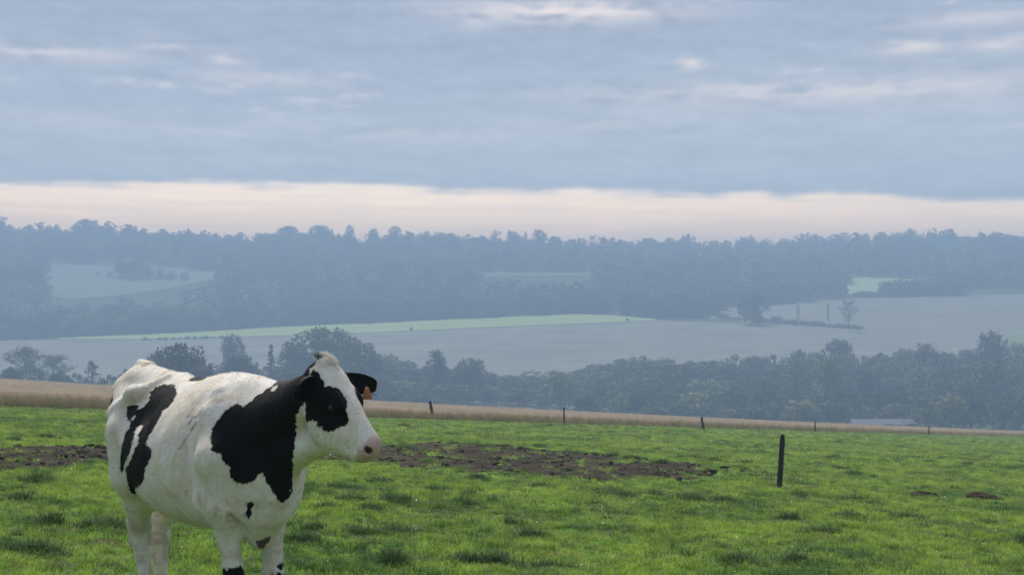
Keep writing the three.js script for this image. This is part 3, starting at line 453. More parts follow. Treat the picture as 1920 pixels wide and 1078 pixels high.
// ---------------------------------------------------------------- trees: crowns of many small leaf faces in uneven clumps, on tapered trunks with limbs
const leafMat = (r, g, b) => new THREE.MeshStandardMaterial({ color: new THREE.Color().setRGB(r, g, b), roughness: 0.9, side: THREE.DoubleSide });
const LEAF = { dark: leafMat(0.024, 0.044, 0.018), mid: leafMat(0.046, 0.078, 0.024), olive: leafMat(0.082, 0.105, 0.032), yellow: leafMat(0.17, 0.20, 0.055), rust: leafMat(0.115, 0.085, 0.042), pine: leafMat(0.017, 0.030, 0.020) };
const barkMat = new THREE.MeshStandardMaterial({ color: new THREE.Color().setRGB(0.055, 0.045, 0.036), roughness: 0.95 });
function leafFaces(out, c, rad, count, size, r, squash = 1) {
  for (let k = 0; k < count; k++) {
    const u = r() * 2 - 1, ph = r() * 6.283, q = Math.sqrt(1 - u * u), rr = Math.pow(r(), 0.42);
    const n = [q * Math.cos(ph), u, q * Math.sin(ph)], p = [c[0] + n[0] * rad * rr, c[1] + n[1] * rad * rr * squash, c[2] + n[2] * rad * rr];
    const a = [r() - 0.5, r() - 0.5, r() - 0.5], la = Math.hypot(...a), ax = a.map(v => v / la * size * (0.6 + 0.8 * r()));
    const b = [r() - 0.5, r() - 0.5, r() - 0.5], lb = Math.hypot(...b), bx = b.map(v => v / lb * size * (0.5 + 0.6 * r()));
    const o = out.pos.length / 3;
    for (const [s, t] of [[-1, -0.3], [0.2, -1], [1, 0.2], [-0.1, 1]]) for (let i = 0; i < 3; i++) out.pos.push(p[i] + ax[i] * s * 0.6 + bx[i] * t * 0.6);
    const nn = [n[0] * 0.7 + (r() - 0.5) * 0.7, n[1] * 0.7 + 0.25 + (r() - 0.5) * 0.5, n[2] * 0.7 + (r() - 0.5) * 0.7], l = Math.hypot(...nn);
    for (let i = 0; i < 4; i++) out.nor.push(nn[0] / l, nn[1] / l, nn[2] / l);
    const Pk = k2 => out.pos.slice((o + k2) * 3, (o + k2) * 3 + 3), A = Pk(0), B = Pk(1), C = Pk(2), e = [B[0] - A[0], B[1] - A[1], B[2] - A[2]], f = [C[0] - A[0], C[1] - A[1], C[2] - A[2]];
    const up = (e[1] * f[2] - e[2] * f[1]) * nn[0] + (e[2] * f[0] - e[0] * f[2]) * nn[1] + (e[0] * f[1] - e[1] * f[0]) * nn[2];
    if (up > 0) out.idx.push(o, o + 1, o + 2, o, o + 2, o + 3); else out.idx.push(o, o + 2, o + 1, o, o + 3, o + 2);
  }
}
function limb(out, a, b, ra, rb, sides = 5) {
  const d = new THREE.Vector3().subVectors(b, a).normalize(), u = new THREE.Vector3(d.z + 0.3, 0.2, -d.x).cross(d).normalize(), v = new THREE.Vector3().crossVectors(d, u), o = out.pos.length / 3;
  for (const [p, r] of [[a, ra], [b, rb]]) for (let i = 0; i < sides; i++) { const t = i / sides * 6.283, n = u.clone().multiplyScalar(Math.cos(t)).addScaledVector(v, Math.sin(t)); out.pos.push(p.x + n.x * r, p.y + n.y * r, p.z + n.z * r); out.nor.push(n.x, n.y, n.z); }
  for (let i = 0; i < sides; i++) { const j = (i + 1) % sides; out.idx.push(o + i, o + j, o + sides + i, o + j, o + sides + j, o + sides + i); }
}
const fin = o => geom(o.pos, o.idx, null, o.nor);
const buf = () => ({ pos: [], nor: [], idx: [] });
// unit trees, 1 m high; leafy ones differ in outline
function broadleaf(seed, { wide = 0.42, base = 0.22, clumps = 20, faces = 60, size = 0.032 } = {}) {
  const r = rng(seed), L = buf(), T = buf(), ends = [];
  for (let k = 0; k < clumps; k++) {
    const h = Math.pow((k + r()) / clumps, 0.8), ang = k * 2.4 + r() * 1.4, y = base + 0.06 + (0.82 - base) * h, env = wide * Math.sqrt(Math.max(0.05, 1 - Math.pow((h - 0.34) / (h > 0.34 ? 0.72 : 0.62), 2))), q = env * (0.45 + 0.5 * Math.sqrt(r()));
    const rad = (0.105 + 0.085 * r()) * (1 - 0.22 * h), c = [Math.cos(ang) * q, y, Math.sin(ang) * q];
    leafFaces(L, c, rad, Math.round(faces * (rad / 0.12) ** 2), size, r, 0.85); ends.push(new THREE.Vector3(...c));
  }
  for (let k = 0; k < 4; k++) leafFaces(L, [0, base + 0.16 + k * 0.14, 0], wide * (0.78 - 0.13 * k), Math.round(faces * 2.2), size * 1.5, r, 0.75);
  leafFaces(L, [(r() - 0.5) * 0.1, 0.89, 0], 0.10, faces, size, r, 0.9);
  const fork = new THREE.Vector3((r() - 0.5) * 0.04, 0.34, (r() - 0.5) * 0.04);
  limb(T, new THREE.Vector3(0, -0.04, 0), fork, 0.026, 0.018, 6);
  for (let k = 0; k < ends.length; k += 3) limb(T, fork.clone().multiplyScalar(0.7 + 0.3 * r()), ends[k], 0.012, 0.003, 4);
  return { crown: fin(L), trunk: fin(T) };
}
function conifer(seed, faces = 520, wide = 0.17) {
  const r = rng(seed), L = buf(), T = buf();
  for (let k = 0; k < 34; k++) { const h = k / 34, y = 0.12 + 0.86 * h, rad = wide * Math.pow(1 - h, 0.8) + 0.012; for (let s = 0; s < 3; s++) { const a = r() * 6.283, q = rad * (0.5 + 0.35 * r()); leafFaces(L, [Math.cos(a) * q, y - q * 0.3, Math.sin(a) * q], rad * 0.5 + 0.008, Math.round(faces / 100) + 1, 0.03, r, 0.5); } }
  limb(T, new THREE.Vector3(0, -0.04, 0), new THREE.Vector3(0, 0.9, 0), 0.018, 0.004, 5);
  return { crown: fin(L), trunk: fin(T) };
}
function bare(seed, leafy = 0, wide = 0.5) {                 // autumn tree: a leader with spreading, forking twigs, a few leaves left
  const r = rng(seed), L = buf(), T = buf();
  const grow = (p, d, len, rad, depth) => {
    let q = p.clone(), v = d.clone(); const n = 3;
    for (let k = 0; k < n; k++) {
      const e = q.clone().addScaledVector(v, len / n); limb(T, q, e, rad * (1 - 0.22 * k), rad * (1 - 0.22 * (k + 1)), depth < 1 ? 5 : 3); q = e; v.add(new THREE.Vector3((r() - 0.5) * 0.35, (r() - 0.35) * 0.22, (r() - 0.5) * 0.35)).normalize();
      if (depth < 3) for (let j = 0; j < 2; j++) { const a = r() * 6.283, nd = v.clone().multiplyScalar(0.55).add(new THREE.Vector3(Math.cos(a), 0.15 + 0.3 * r(), Math.sin(a)).multiplyScalar(0.75)).normalize(); grow(q.clone(), nd, len * (0.48 + 0.2 * r()), rad * 0.45, depth + 1); }
      if (depth >= 2 && r() < leafy) leafFaces(L, q.toArray(), 0.05, 7, 0.024, r);
    }
  };
  let p = new THREE.Vector3(0, -0.03, 0), rad = 0.026;
  for (let k = 0; k < 9; k++) {
    const e = p.clone().add(new THREE.Vector3((r() - 0.5) * 0.04, 0.1, (r() - 0.5) * 0.04)); limb(T, p, e, rad, rad * 0.86, 6); p = e; rad *= 0.86;
    if (k > 1) for (let j = 0; j < 2; j++) { const a = k * 2.4 + j * 3.1 + r(), out = wide * (1.15 - Math.abs(k - 4.2) * 0.13); grow(p.clone(), new THREE.Vector3(Math.cos(a), 0.45 + 0.08 * k, Math.sin(a)).normalize(), out * 0.52, rad * 0.5, 1); }
  }
  if (!L.pos.length) leafFaces(L, [0, 0.7, 0], 0.2, 6, 0.02, r);
  const g = fin(T); g.computeBoundingBox(); const k = 1 / g.boundingBox.max.y; g.scale(k, k, k); const c = fin(L); c.scale(k, k, k);
  return { crown: c, trunk: g };
}
const KIND = {
  oak: [1, 2, 3, 4].map(s => broadleaf(100 + s, { wide: 0.44, base: 0.10, clumps: 28, faces: 88, size: 0.038 })),
  ash: [1, 2, 3].map(s => broadleaf(140 + s, { wide: 0.35, base: 0.06, clumps: 26, faces: 84, size: 0.036 })),
  bushy: [1, 2].map(s => broadleaf(160 + s, { wide: 0.55, base: -0.04, clumps: 22, faces: 66, size: 0.042 })),
  far: [1, 2, 3, 4, 5].map(s => broadleaf(180 + s, { wide: 0.45, base: 0.05, clumps: 13, faces: 30, size: 0.062 })),
  pine: [1, 2].map(s => conifer(200 + s)), spire: [conifer(211, 700, 0.14)],
  bare: [1, 2, 3].map(s => bare(220 + s, 0.10, 0.5)), thin: [bare(231, 0.30, 0.5), bare(232, 0.38, 0.55)],
};
const tr = rng(404);
function tree(kind, leaf, x, d, height, widthScale, name, label, group, category = 'tree') {
  const K = KIND[kind][Math.floor(tr() * KIND[kind].length)], o = new THREE.Group(), turn = tr() * 6.283;
  const c = part(K.crown, LEAF[leaf], 'crown', o), t = part(K.trunk, barkMat, 'trunk', o);
  o.position.set(x, H(x, d) - 0.2, -d); o.rotation.y = turn; o.scale.set(height * widthScale, height, height * widthScale);
  return add(o, name, label, category, group);
}
// a tree whose top shows at the given place on the slope (bearing and dip as in ground()), standing at distance d
function treeAt(px, topY, d, kind, leaf, widthPx, name, label, group, lift = 0) {
  const x = (px - 960) / 2400 * d, top = EYE - (topY - 590) / 2400 * d, h = Math.max(top - H(x, d) + 0.2, 4), w = widthPx / 2400 * d;
  const nat = { oak: 0.95, ash: 0.74, bushy: 1.15, far: 0.9, pine: 0.36, spire: 0.3, bare: 0.75, thin: 0.6 }[kind];
  return tree(kind, leaf, x, d, h, clamp(w / (nat * h), 0.3, 2.2), name, label, group);
}
// single trees that can be told apart
treeAt(48, 650, 560, 'thin', 'olive', 78, 'sparse_tree', 'sparse greyish tree above the dry field at the far left edge');
treeAt(98, 664, 590, 'thin', 'olive', 70, 'sparse_tree', 'second thin-crowned tree just right of the far left sparse tree');
treeAt(172, 674, 520, 'pine', 'dark', 60, 'fir_tree', 'small dark pointed tree left of the cow rump');
[[20, 684], [66, 690], [112, 694], [205, 700], [255, 697], [285, 690], [395, 690], [425, 684]].forEach(([px, top], i) => treeAt(px, top, 470 + 8 * (i % 3), i % 2 ? 'bushy' : 'oak', i % 3 ? 'mid' : 'dark', 62, 'scrub_tree', 'low rounded tree of the thin scrub along the left crest', 'low scrub along the left crest'));
treeAt(140, 697, 500, 'bushy', 'dark', 60, 'bush', 'low dark bush at the foot of the small pointed tree');
treeAt(238, 690, 520, 'bushy', 'mid', 60, 'bush', 'low bush between the pointed tree and the big dark oak');
treeAt(340, 638, 430, 'oak', 'dark', 145, 'oak_tree', 'big dark spreading oak rising behind the cow rump');
treeAt(297, 655, 450, 'oak', 'dark', 80, 'oak_tree', 'smaller dark oak leaning into the left side of the big oak');
treeAt(437, 622, 690, 'oak', 'mid', 52, 'round_tree', 'small round-headed tree standing alone on the stubble edge');
treeAt(452, 660, 520, 'oak', 'dark', 80, 'dark_tree', 'dark tree above the cow withers left of the slim fir');
treeAt(508, 642, 540, 'spire', 'pine', 30, 'fir_tree', 'slim dark fir above the cow shoulder');
treeAt(545, 690, 480, 'bushy', 'olive', 70, 'bush', 'low olive bush behind the cow neck');
treeAt(604, 606, 600, 'oak', 'mid', 150, 'oak_tree', 'tallest broad tree right above the head of the cow');
treeAt(668, 632, 570, 'oak', 'olive', 100, 'oak_tree', 'broad tree joined to the right of the tallest one');
treeAt(552, 640, 590, 'ash', 'mid', 70, 'ash_tree', 'narrower tree joined to the left of the tallest one');
treeAt(820, 652, 600, 'ash', 'dark', 46, 'ash_tree', 'narrow dark tree standing up above the belt right of the cow head');
treeAt(880, 668, 600, 'oak', 'mid', 72, 'oak_tree', 'domed tree right of the narrow dark one in the belt');
treeAt(1050, 694, 540, 'oak', 'yellow', 80, 'oak_tree', 'pale yellow-green tree in the middle of the belt');
treeAt(1555, 664, 520, 'oak', 'yellow', 62, 'oak_tree', 'bright yellow-green crown in the belt above the near dark post');
treeAt(1492, 690, 490, 'bushy', 'yellow', 34, 'bush', 'small bright yellow-green bush left of the bright crown');
treeAt(1570, 632, 690, 'oak', 'dark', 72, 'oak_tree', 'round dark tree standing above the belt below the bare lone tree');
treeAt(1862, 616, 640, 'oak', 'dark', 72, 'oak_tree', 'tall dark round tree near the right edge of the belt');
treeAt(1865, 672, 520, 'oak', 'olive', 90, 'oak_tree', 'olive tree in front of the tall dark one at the right edge');
treeAt(1738, 640, 650, 'ash', 'rust', 52, 'ash_tree', 'brownish autumn tree left of the tall dark one in the belt');
const HUE = { dark: 'dark', mid: 'plain green', olive: 'olive', yellow: 'yellow-green', rust: 'rusty brown', pine: 'dark' }, FORM = { oak: 'round-headed', ash: 'narrow', bushy: 'spreading' };
const where = px => px < -60 ? 'beyond the left edge' : px < 700 ? 'behind the cow head' : px < 930 ? 'over the first far post' : px < 1190 ? 'over the second far post' : px < 1420 ? 'over the third far post' : px < 1640 ? 'over the near dark post' : px < 1810 ? 'over the last far post' : 'at the right edge';
const beltName = (px, d0, leaf, shape) => { const row = d0 > 650 ? 'hindmost' : d0 > 590 ? 'rear' : d0 > 530 ? 'middle' : d0 > 480 ? 'forward' : 'lowest'; const l = `${HUE[leaf]} ${FORM[shape]} tree, ${row} row of the belt ${where(px)}`; return ['belt_tree', l, 'hazy tree belt: ' + l]; };
// the belt along the stream, three to four trees deep
const PROFILE = [[-60, 660], [60, 672], [120, 700], [230, 712], [270, 680], [410, 668], [470, 672], [540, 660], [700, 655], [745, 666], [780, 672], [850, 678], [940, 694], [1000, 690], [1060, 696], [1120, 668], [1200, 668], [1260, 660], [1330, 668], [1400, 655], [1460, 666], [1500, 652], [1600, 656], [1650, 662], [1680, 654], [1740, 648], [1800, 644], [1900, 642], [2000, 635]];
const prof = x => { for (let i = 0; i < PROFILE.length - 1; i++) if (x < PROFILE[i + 1][0]) return mix(PROFILE[i][1], PROFILE[i + 1][1], clamp((x - PROFILE[i][0]) / (PROFILE[i + 1][0] - PROFILE[i][0]))); return 640; };
for (const [d0, drop, step, from, to = 2010] of [[665, 2, 40, 700, 2300], [640, 12, 40, 385], [615, 20, 42, 420], [560, 40, 46, 440, 2250], [505, 66, 46, 660], [452, 96, 50, 1040], [600, 10, 60, -500, -70]])
  for (let px = from; px < to; px += step * (0.75 + 0.5 * tr())) {
    const d = d0 + (tr() - 0.5) * 34, top = prof(px) + drop + (tr() - 0.4) * 16, pick = tr(), shape = pick < 0.6 ? 'oak' : pick < 0.85 ? 'ash' : 'bushy', leafPick = ['mid', 'dark', 'olive', 'mid', 'yellow', 'olive', 'olive', 'mid'][Math.floor(tr() * 8)];
    treeAt(px, top, d, shape, leafPick, step * (1.25 + 0.7 * tr()), ...beltName(px, d0, leafPick, shape));
  }
// hedge line with lone trees on the far stubble
treeAt(1592, 560, 930, 'bare', 'rust', 46, 'bare_tree', 'bare lone tree at the end of the hedge on the far stubble');
treeAt(1411, 545, 985, 'oak', 'dark', 60, 'oak_tree', 'dark leafy tree with thick trunk standing on the hedge line');
treeAt(1497, 570, 960, 'bare', 'olive', 8, 'thin_tree', 'thin young tree in the middle of the hedge line');
treeAt(1553, 568, 945, 'bare', 'olive', 7, 'thin_tree', 'thin leaning tree just left of the bare lone tree');
for (let k = 0; k < 26; k++) { const t = k / 25, px = mix(1345, 1612, t) + (tr() - 0.5) * 6, py = mix(597, 618, t), [x, d] = ground(px, py, 520); tree('bushy', tr() < 0.5 ? 'dark' : 'mid', x, d, 2.2 + 2.6 * tr() + (k === 10 || k === 11 ? 3 : 0), 1.6, 'hedge_bush', 'low dark bush of the hedge running across the far stubble', 'bushes of the hedge on the far stubble', 'bush'); }
for (let k = 0; k < 12; k++) { const px = 272 + k * 13 + (tr() - 0.5) * 6, [x, d] = ground(px, 638.5 - k * 0.35, 520); tree('bushy', 'mid', x, d, 1.6 + 1.6 * tr(), 1.8, 'hedge_bush', 'low bush of the short hedge under the green strip', 'bushes of the short hedge under the green strip', 'bush'); }
for (const [px, py, l] of [[771, 620, 'small dark hay bale on the lower edge of the green strip'], [1177, 603, 'small dark hay bale near the right end of the green strip']]) {
  const [x, d] = ground(px, py, 520), g = new THREE.CylinderGeometry(1.1, 1.1, 1.6, 20, 1); g.rotateZ(Math.PI / 2);
  const o = new THREE.Mesh(g, new THREE.MeshStandardMaterial({ color: new THREE.Color().setRGB(0.05, 0.045, 0.04), roughness: 0.8 })); o.position.set(x, H(x, d) + 1.5, -d); o.rotation.y = 0.6; add(o, 'hay_bale', l, 'bale');
}
// clipped dark copse on the right
for (let k = 0; k < 34; k++) { const px = 1662 + (k % 17) * 8.8 + (tr() - 0.5) * 5, row = k < 17 ? 0 : 1, [x, d] = ground(px, 556 - (px - 1662) * 0.018 - row * 3, 900); tree('far', 'pine', x, d + row * 8, (14 - Math.abs(px - 1735) * 0.012) * (0.92 + 0.16 * tr()), 1.1, 'copse_tree', 'dark evergreen packed into the even-topped copse on the right hillside', 'trees of the even-topped copse'); }
for (let k = 0; k < 8; k++) { const px = 1606 + k * 7, [x, d] = ground(px, 556, 900); tree('bushy', 'dark', x, d, 3.5 + 3 * tr() * (k < 4 ? 1 : 0.6), 1.5, 'field_bush', 'dark bush below the small green meadow left of the copse', 'bushes below the small green meadow', 'bush'); }
// woods: where trees may stand on the far slope (bearing, dip)
const FRONT = [[-200, 645], [0, 638], [120, 632], [260, 627], [400, 620], [550, 611], [700, 605], [850, 598], [960, 593], [1080, 588], [1160, 591], [1240, 596], [1335, 596], [1350, 578], [1430, 572], [1530, 564], [1600, 556], [1720, 552], [2100, 548]];
const front = x => { for (let i = 0; i < FRONT.length - 1; i++) if (x < FRONT[i + 1][0]) return mix(FRONT[i][1], FRONT[i + 1][1], clamp((x - FRONT[i][0]) / (FRONT[i + 1][0] - FRONT[i][0]))); return 548; };
function woodAt(px, py) {
  if (py > front(px) - 0.5) return false;
  if (px > 82 && px < 345 && py > 499 && py < 600 - (px > 260 ? (px - 260) * 0.15 : 0)) return false;
  if (px >= 345 && px < 408 && py > 508 && py < 566) return false;
  if (px > 893 && px < 1115 && py > 511 && py < 560) return false;
  if (px > 1596 && px < 1765 && py > 522) return false;
  if (px >= 1765 && py > 540) return false;
  return true;
}
{
  const spots = [];
  for (let d = 955; d < 1800; d += d < 1300 ? 13 : 17) for (let x = -0.62 * d; x < 0.60 * d; x += (d < 1300 ? 10.5 : 13) * (0.7 + 0.6 * tr())) {
    const dd = d + (tr() - 0.5) * 12, px = 960 + 2400 * x / dd, py = 590 - 2400 * (H(x, dd) - EYE) / dd; if (woodAt(px, py) && !(d > 1080 && d < 1560 && fbm2(x * 0.0030 + 5, dd * 0.012, 3) > 0.20) && !(d > 1560 && tr() < 0.62)) spots.push([x, dd, px, py]);
  }
  // the front of the wood, tree by tree
  spots.sort((a, b) => (front(a[2]) - a[3]) - (front(b[2]) - b[3]));
  const edge = spots.splice(0, 170);
  for (const [x, d, px] of edge) {
    const shape = tr() < 0.65 ? 'oak' : 'ash', leaf = ['mid', 'yellow', 'dark', 'olive', 'mid', 'rust', 'olive'][Math.floor(tr() * 7)], h = 13 + 9 * tr();
    const spot = px < 120 ? 'left of the green strip' : px < 420 ? 'over the green strip left end' : px < 720 ? 'over the strip behind the tallest tree' : px < 980 ? 'over the middle green strip' : px < 1240 ? 'over the green strip right end' : px < 1350 ? 'right of the green strip' : px < 1600 ? 'behind the bare lone tree hedge' : 'right of the bare lone tree';
    const l = `${h > 18 ? 'tall' : 'low'} ${HUE[leaf]} ${FORM[shape]} tree fronting the wood ${spot}`;
    tree(shape, leaf, x, d, h, 1.15, 'wood_edge_tree', l, 'front edge of the wood: ' + l);
  }
  // the rest reads as one mass
  const wood = new THREE.Group(), M = new THREE.Matrix4(), Q = new THREE.Quaternion(), Y = new THREE.Vector3(0, 1, 0), cc = new THREE.Color();
  const bins = KIND.far.map(() => []); for (const s of spots) bins[Math.floor(tr() * bins.length)].push(s);
  const white = new THREE.MeshStandardMaterial({ color: 0xffffff, roughness: 0.9, side: THREE.DoubleSide });
  bins.forEach((b, i) => {
    const im = new THREE.InstancedMesh(KIND.far[i].crown, white, b.length); im.name = 'crowns'; im.userData.kind = 'stuff';
    b.forEach(([x, d, px], k) => {
      const n = fbm2(x * 0.011, d * 0.008, 2) * 1.6, h = (14 + 8 * tr() ** 1.5 + 4 * n) * (d > 1590 ? 0.7 + 0.65 * tr() ** 2 : 1), w = h * (0.85 + 0.5 * tr());
      Q.setFromAxisAngle(Y, tr() * 6.283); M.compose(new THREE.Vector3(x, H(x, d) - 0.5, -d), Q, new THREE.Vector3(w, h, w)); im.setMatrixAt(k, M);
      const p = tr() + n * 0.25, base = p < 0.42 ? [0.016, 0.027, 0.014] : p < 0.62 ? [0.055, 0.078, 0.030] : p < 0.80 ? [0.12, 0.14, 0.050] : p < 0.92 ? [0.19, 0.145, 0.075] : [0.25, 0.26, 0.10]; cc.setRGB(...base); im.setColorAt(k, cc);
    });
    wood.add(im);
  });
  add(wood, 'woodland', 'hazy blue woodland covering the far hillside up to the skyline', 'woodland', null, 'stuff');
}
// trees that break the skyline
const SKY = [[160, 409, 'oak', 'dark', 60], [540, 421, 'oak', 'mid', 60], [655, 420, 'ash', 'dark', 22], [740, 422, 'ash', 'mid', 34], [700, 428, 'thin', 'olive', 20], [770, 436, 'thin', 'rust', 22], [800, 432, 'bare', 'rust', 30], [822, 433, 'bare', 'rust', 30], [845, 436, 'thin', 'olive', 16], [928, 430, 'bare', 'rust', 34], [955, 429, 'pine', 'pine', 18], [985, 432, 'pine', 'pine', 20], [1012, 428, 'ash', 'dark', 30], [1040, 441, 'oak', 'dark', 40], [1075, 447, 'oak', 'dark', 36], [1112, 440, 'bare', 'rust', 30], [1130, 443, 'thin', 'rust', 18], [895, 444, 'oak', 'mid', 44], [1165, 448, 'oak', 'mid', 30], [1220, 444, 'oak', 'dark', 34], [600, 420, 'oak', 'mid', 60], [1608, 432, 'spire', 'pine', 8], [1625, 436, 'spire', 'pine', 8]];
const ORD = ['first', 'second', 'third', 'fourth', 'fifth', 'sixth', 'seventh', 'eighth', 'ninth', 'tenth', 'eleventh', 'twelfth'];
const skyKind = k => k === 'pine' || k === 'spire' ? 'fir' : k === 'bare' || k === 'thin' ? 'bare' : 'round', skySeen = { fir: 0, bare: 0, round: 0 };
SKY.slice().sort((p, q) => p[0] - q[0]).forEach(([px, top, kind, leaf, w], i) => {
  const k = skyKind(kind), n = ORD[skySeen[k]++], [name, label, group] = { fir: ['skyline_fir', `${n} lone dark fir from the left on the ridge skyline`, 'lone firs on the skyline'], bare: ['skyline_bare_tree', `${n} bare twiggy tree from the left against the pale horizon sky`, 'bare trees on the skyline'], round: ['skyline_tree', `${n} rounded tree from the left standing above the ridge skyline`, 'rounded trees on the skyline'] }[k];
  treeAt(px, top, 1660 + (i % 3) * 12, kind, leaf, w, name, label, group);
});
for (let k = 0; k < 30; k++) { const px = 1640 + k * 5.2 + (tr() - 0.5) * 3; treeAt(px, 430 + Math.abs(k - 10) * 0.35 + tr() * 6, 1670 + (k % 4) * 9, 'spire', 'pine', 9, 'skyline_fir', 'small fir in the even row along the right ridge skyline', 'row of firs on the right ridge'); }
// trees in and beside the left meadow
[[182, 516, 4, 'bushy', 'dark'], [205, 518, 6, 'bushy', 'dark'], [228, 519, 18, 'oak', 'dark'], [250, 521, 20, 'oak', 'dark'], [275, 522, 15, 'oak', 'mid'], [300, 523, 12, 'bushy', 'dark'], [320, 524, 10, 'bushy', 'mid'], [345, 525, 9, 'bushy', 'mid']].forEach(([px, py, h, kind, leaf], i) => { const [x, d] = ground(px, py, 900); tree(kind, leaf, x, d, h, 1.1, 'meadow_tree', `${ORD[i]} tree from the left in the hedge crossing the pale left meadow`, 'trees of the hedge in the left meadow'); });
[[4, 32], [20, 34], [45, 36], [66, 34]].forEach(([px, h], i) => { const [x, d] = ground(px, 556, 900); tree('thin', 'dark', x, d, h * 0.9, 1.2, 'edge_tree', `${ORD[i]} tall thin-leaved tree from the left edge beside the pale left meadow`, 'tall trees left of the meadow'); });
// ---------------------------------------------------------------- trodden mud strip across the pasture
const MUD_FAR = [[-80, 843], [100, 836], [215, 838], [400, 846], [600, 846], [700, 836], [800, 828], [900, 830], [1000, 840], [1120, 851], [1260, 865], [1440, 886]].map(p => ground(...p));
const MUD_NEAR = [[-80, 890], [100, 879], [215, 873], [400, 872], [600, 868], [700, 873], [800, 881], [900, 891], [1000, 899], [1120, 904], [1260, 902], [1440, 893]].map(p => ground(...p));
const polyAt = (L, t) => { const k = clamp(t) * (L.length - 1), i = Math.min(Math.floor(k), L.length - 2), f = k - i; return [mix(L[i][0], L[i + 1][0], f), mix(L[i][1], L[i + 1][1], f)]; };
const MUD_RING = [...MUD_FAR, ...MUD_NEAR.slice().reverse()];
const mudAt = (x, d) => { const j = 0.9 * fbm2(x * 1.1, d * 0.9, 3), k = 4.2 * fbm2(x * 0.55 + 20, d * 0.4, 4); return inPoly(MUD_RING, x + j, d + k) ? sstep(-0.4, 0.5, fbm2(x * 0.7 + 3, d * 0.35 + 9, 4) + 0.50 - 0.55 * sstep(5, 13, x)) : 0; };
{
  const pos = [], col = [], idx = [], nS = 420, nD = 60, r = rng(8);
  for (let j = 0; j <= nD; j++) for (let i = 0; i <= nS; i++) {
    const a = polyAt(MUD_NEAR, i / nS), b = polyAt(MUD_FAR, i / nS), v = (j / nD) * 1.24 - 0.12, x = mix(a[0], b[0], v), d = mix(a[1], b[1], v);
    const edge = sstep(-0.12, 0.10, v) * sstep(1.12, 0.90, v) * sstep(0, 0.03, i / nS) * sstep(1, 0.92, i / nS);
    const lump = 0.035 * fbm2(x * 2.6, d * 2.0, 4) + 0.03 * Math.max(0, noise2(x * 1.4 + 4, d * 1.1)) * Math.abs(noise2(x * 5, d * 5));
    pos.push(x, H(x, d) + hummock(x, d) * 0.6 + 0.03 + lump - (1 - edge) * 0.16 - 0.07 * (1 - mudAt(x, d)), -d);
    const n = clamp(0.5 + 0.8 * fbm2(x * 0.5, d * 0.7 + 5, 4)), m = 1 + 0.45 * fbm2(x * 6, d * 6, 2);
    col.push(mix(0.012, 0.056, n) * m, mix(0.0095, 0.044, n) * m, mix(0.0068, 0.030, n) * m);
  }
  for (let j = 0; j < nD; j++) for (let i = 0; i < nS; i++) { const a = j * (nS + 1) + i, b = a + 1, c = a + nS + 1; idx.push(a, b, c, b, c + 1, c); }
  add(new THREE.Mesh(geom(pos, idx, col), vmat()), 'mud_track', 'trodden strip of dark brown mud crossing the pasture behind the cow', 'mud', null, 'structure');
}
function lumpGeo(seed, detail = 2, flat = 0.6) {
  const g = new THREE.IcosahedronGeometry(1, detail), p = g.attributes.position;
  for (let i = 0; i < p.count; i++) { const x = p.getX(i), y = p.getY(i), z = p.getZ(i), k = 1 + 0.35 * noise3(x * 1.3 + seed, y * 1.3, z * 1.3) + 0.16 * noise3(x * 4 + seed, y * 4, z * 4); p.setXYZ(i, x * k, y * k * flat, z * k); }
  g.computeVertexNormals(); return g;
}
const soil = new THREE.MeshPhysicalMaterial({ color: new THREE.Color().setRGB(0.020, 0.016, 0.012), roughness: 1, specularIntensity: 0.12 });
{
  const r = rng(21), M = new THREE.Matrix4(), Q = new THREE.Quaternion(), N = 900, im = new THREE.InstancedMesh(lumpGeo(3, 1), soil, N), cc = new THREE.Color();
  for (let k = 0; k < N; k++) {
    const t = r(), v = r(), a = polyAt(MUD_NEAR, t), b = polyAt(MUD_FAR, t), x = mix(a[0], b[0], v), d = mix(a[1], b[1], v), ok = mudAt(x, d), s = ok < 0.3 ? 0.004 : 0.012 + 0.05 * r() ** 4 + (v > 0.85 ? 0.03 * r() : 0);
    Q.setFromAxisAngle(new THREE.Vector3(0, 1, 0), r() * 6.28); M.compose(new THREE.Vector3(x, H(x, d) + 0.04, -d), Q, new THREE.Vector3(s * (1 + r()), s, s * (1 + r()))); im.setMatrixAt(k, M); const c = 0.7 + 0.9 * r(); cc.setRGB(c, c, c); im.setColorAt(k, cc);
  }
  add(im, 'mud_clods', 'loose dark clods of earth scattered over the mud strip', 'earth', null, 'stuff');
}
// molehills
const mole = new THREE.MeshPhysicalMaterial({ color: new THREE.Color().setRGB(0.042, 0.032, 0.021), roughness: 1, specularIntensity: 0.12 });
for (const [px, py, w, l] of [[1732, 930, 0.28, 'left brown molehill of the pair on the right of the pasture'], [1839, 935, 0.33, 'right brown molehill of the pair on the right of the pasture'], [930, 790, 0.62, 'brown earth heap at the fence line right of the first far post'], [1574, 919, 0.30, 'flat molehill right of the near dark post']]) {
  const [x, d] = ground(px, py), g = lumpGeo(px * 0.1, 4, 0.55), o = new THREE.Mesh(g, mole); o.position.set(x, H(x, d) - 0.01, -d); o.scale.set(w, w * (px === 1574 ? 0.34 : 0.72), w * 0.9); add(o, 'molehill', l, 'molehill', 'molehills and earth heaps in the pasture');
}
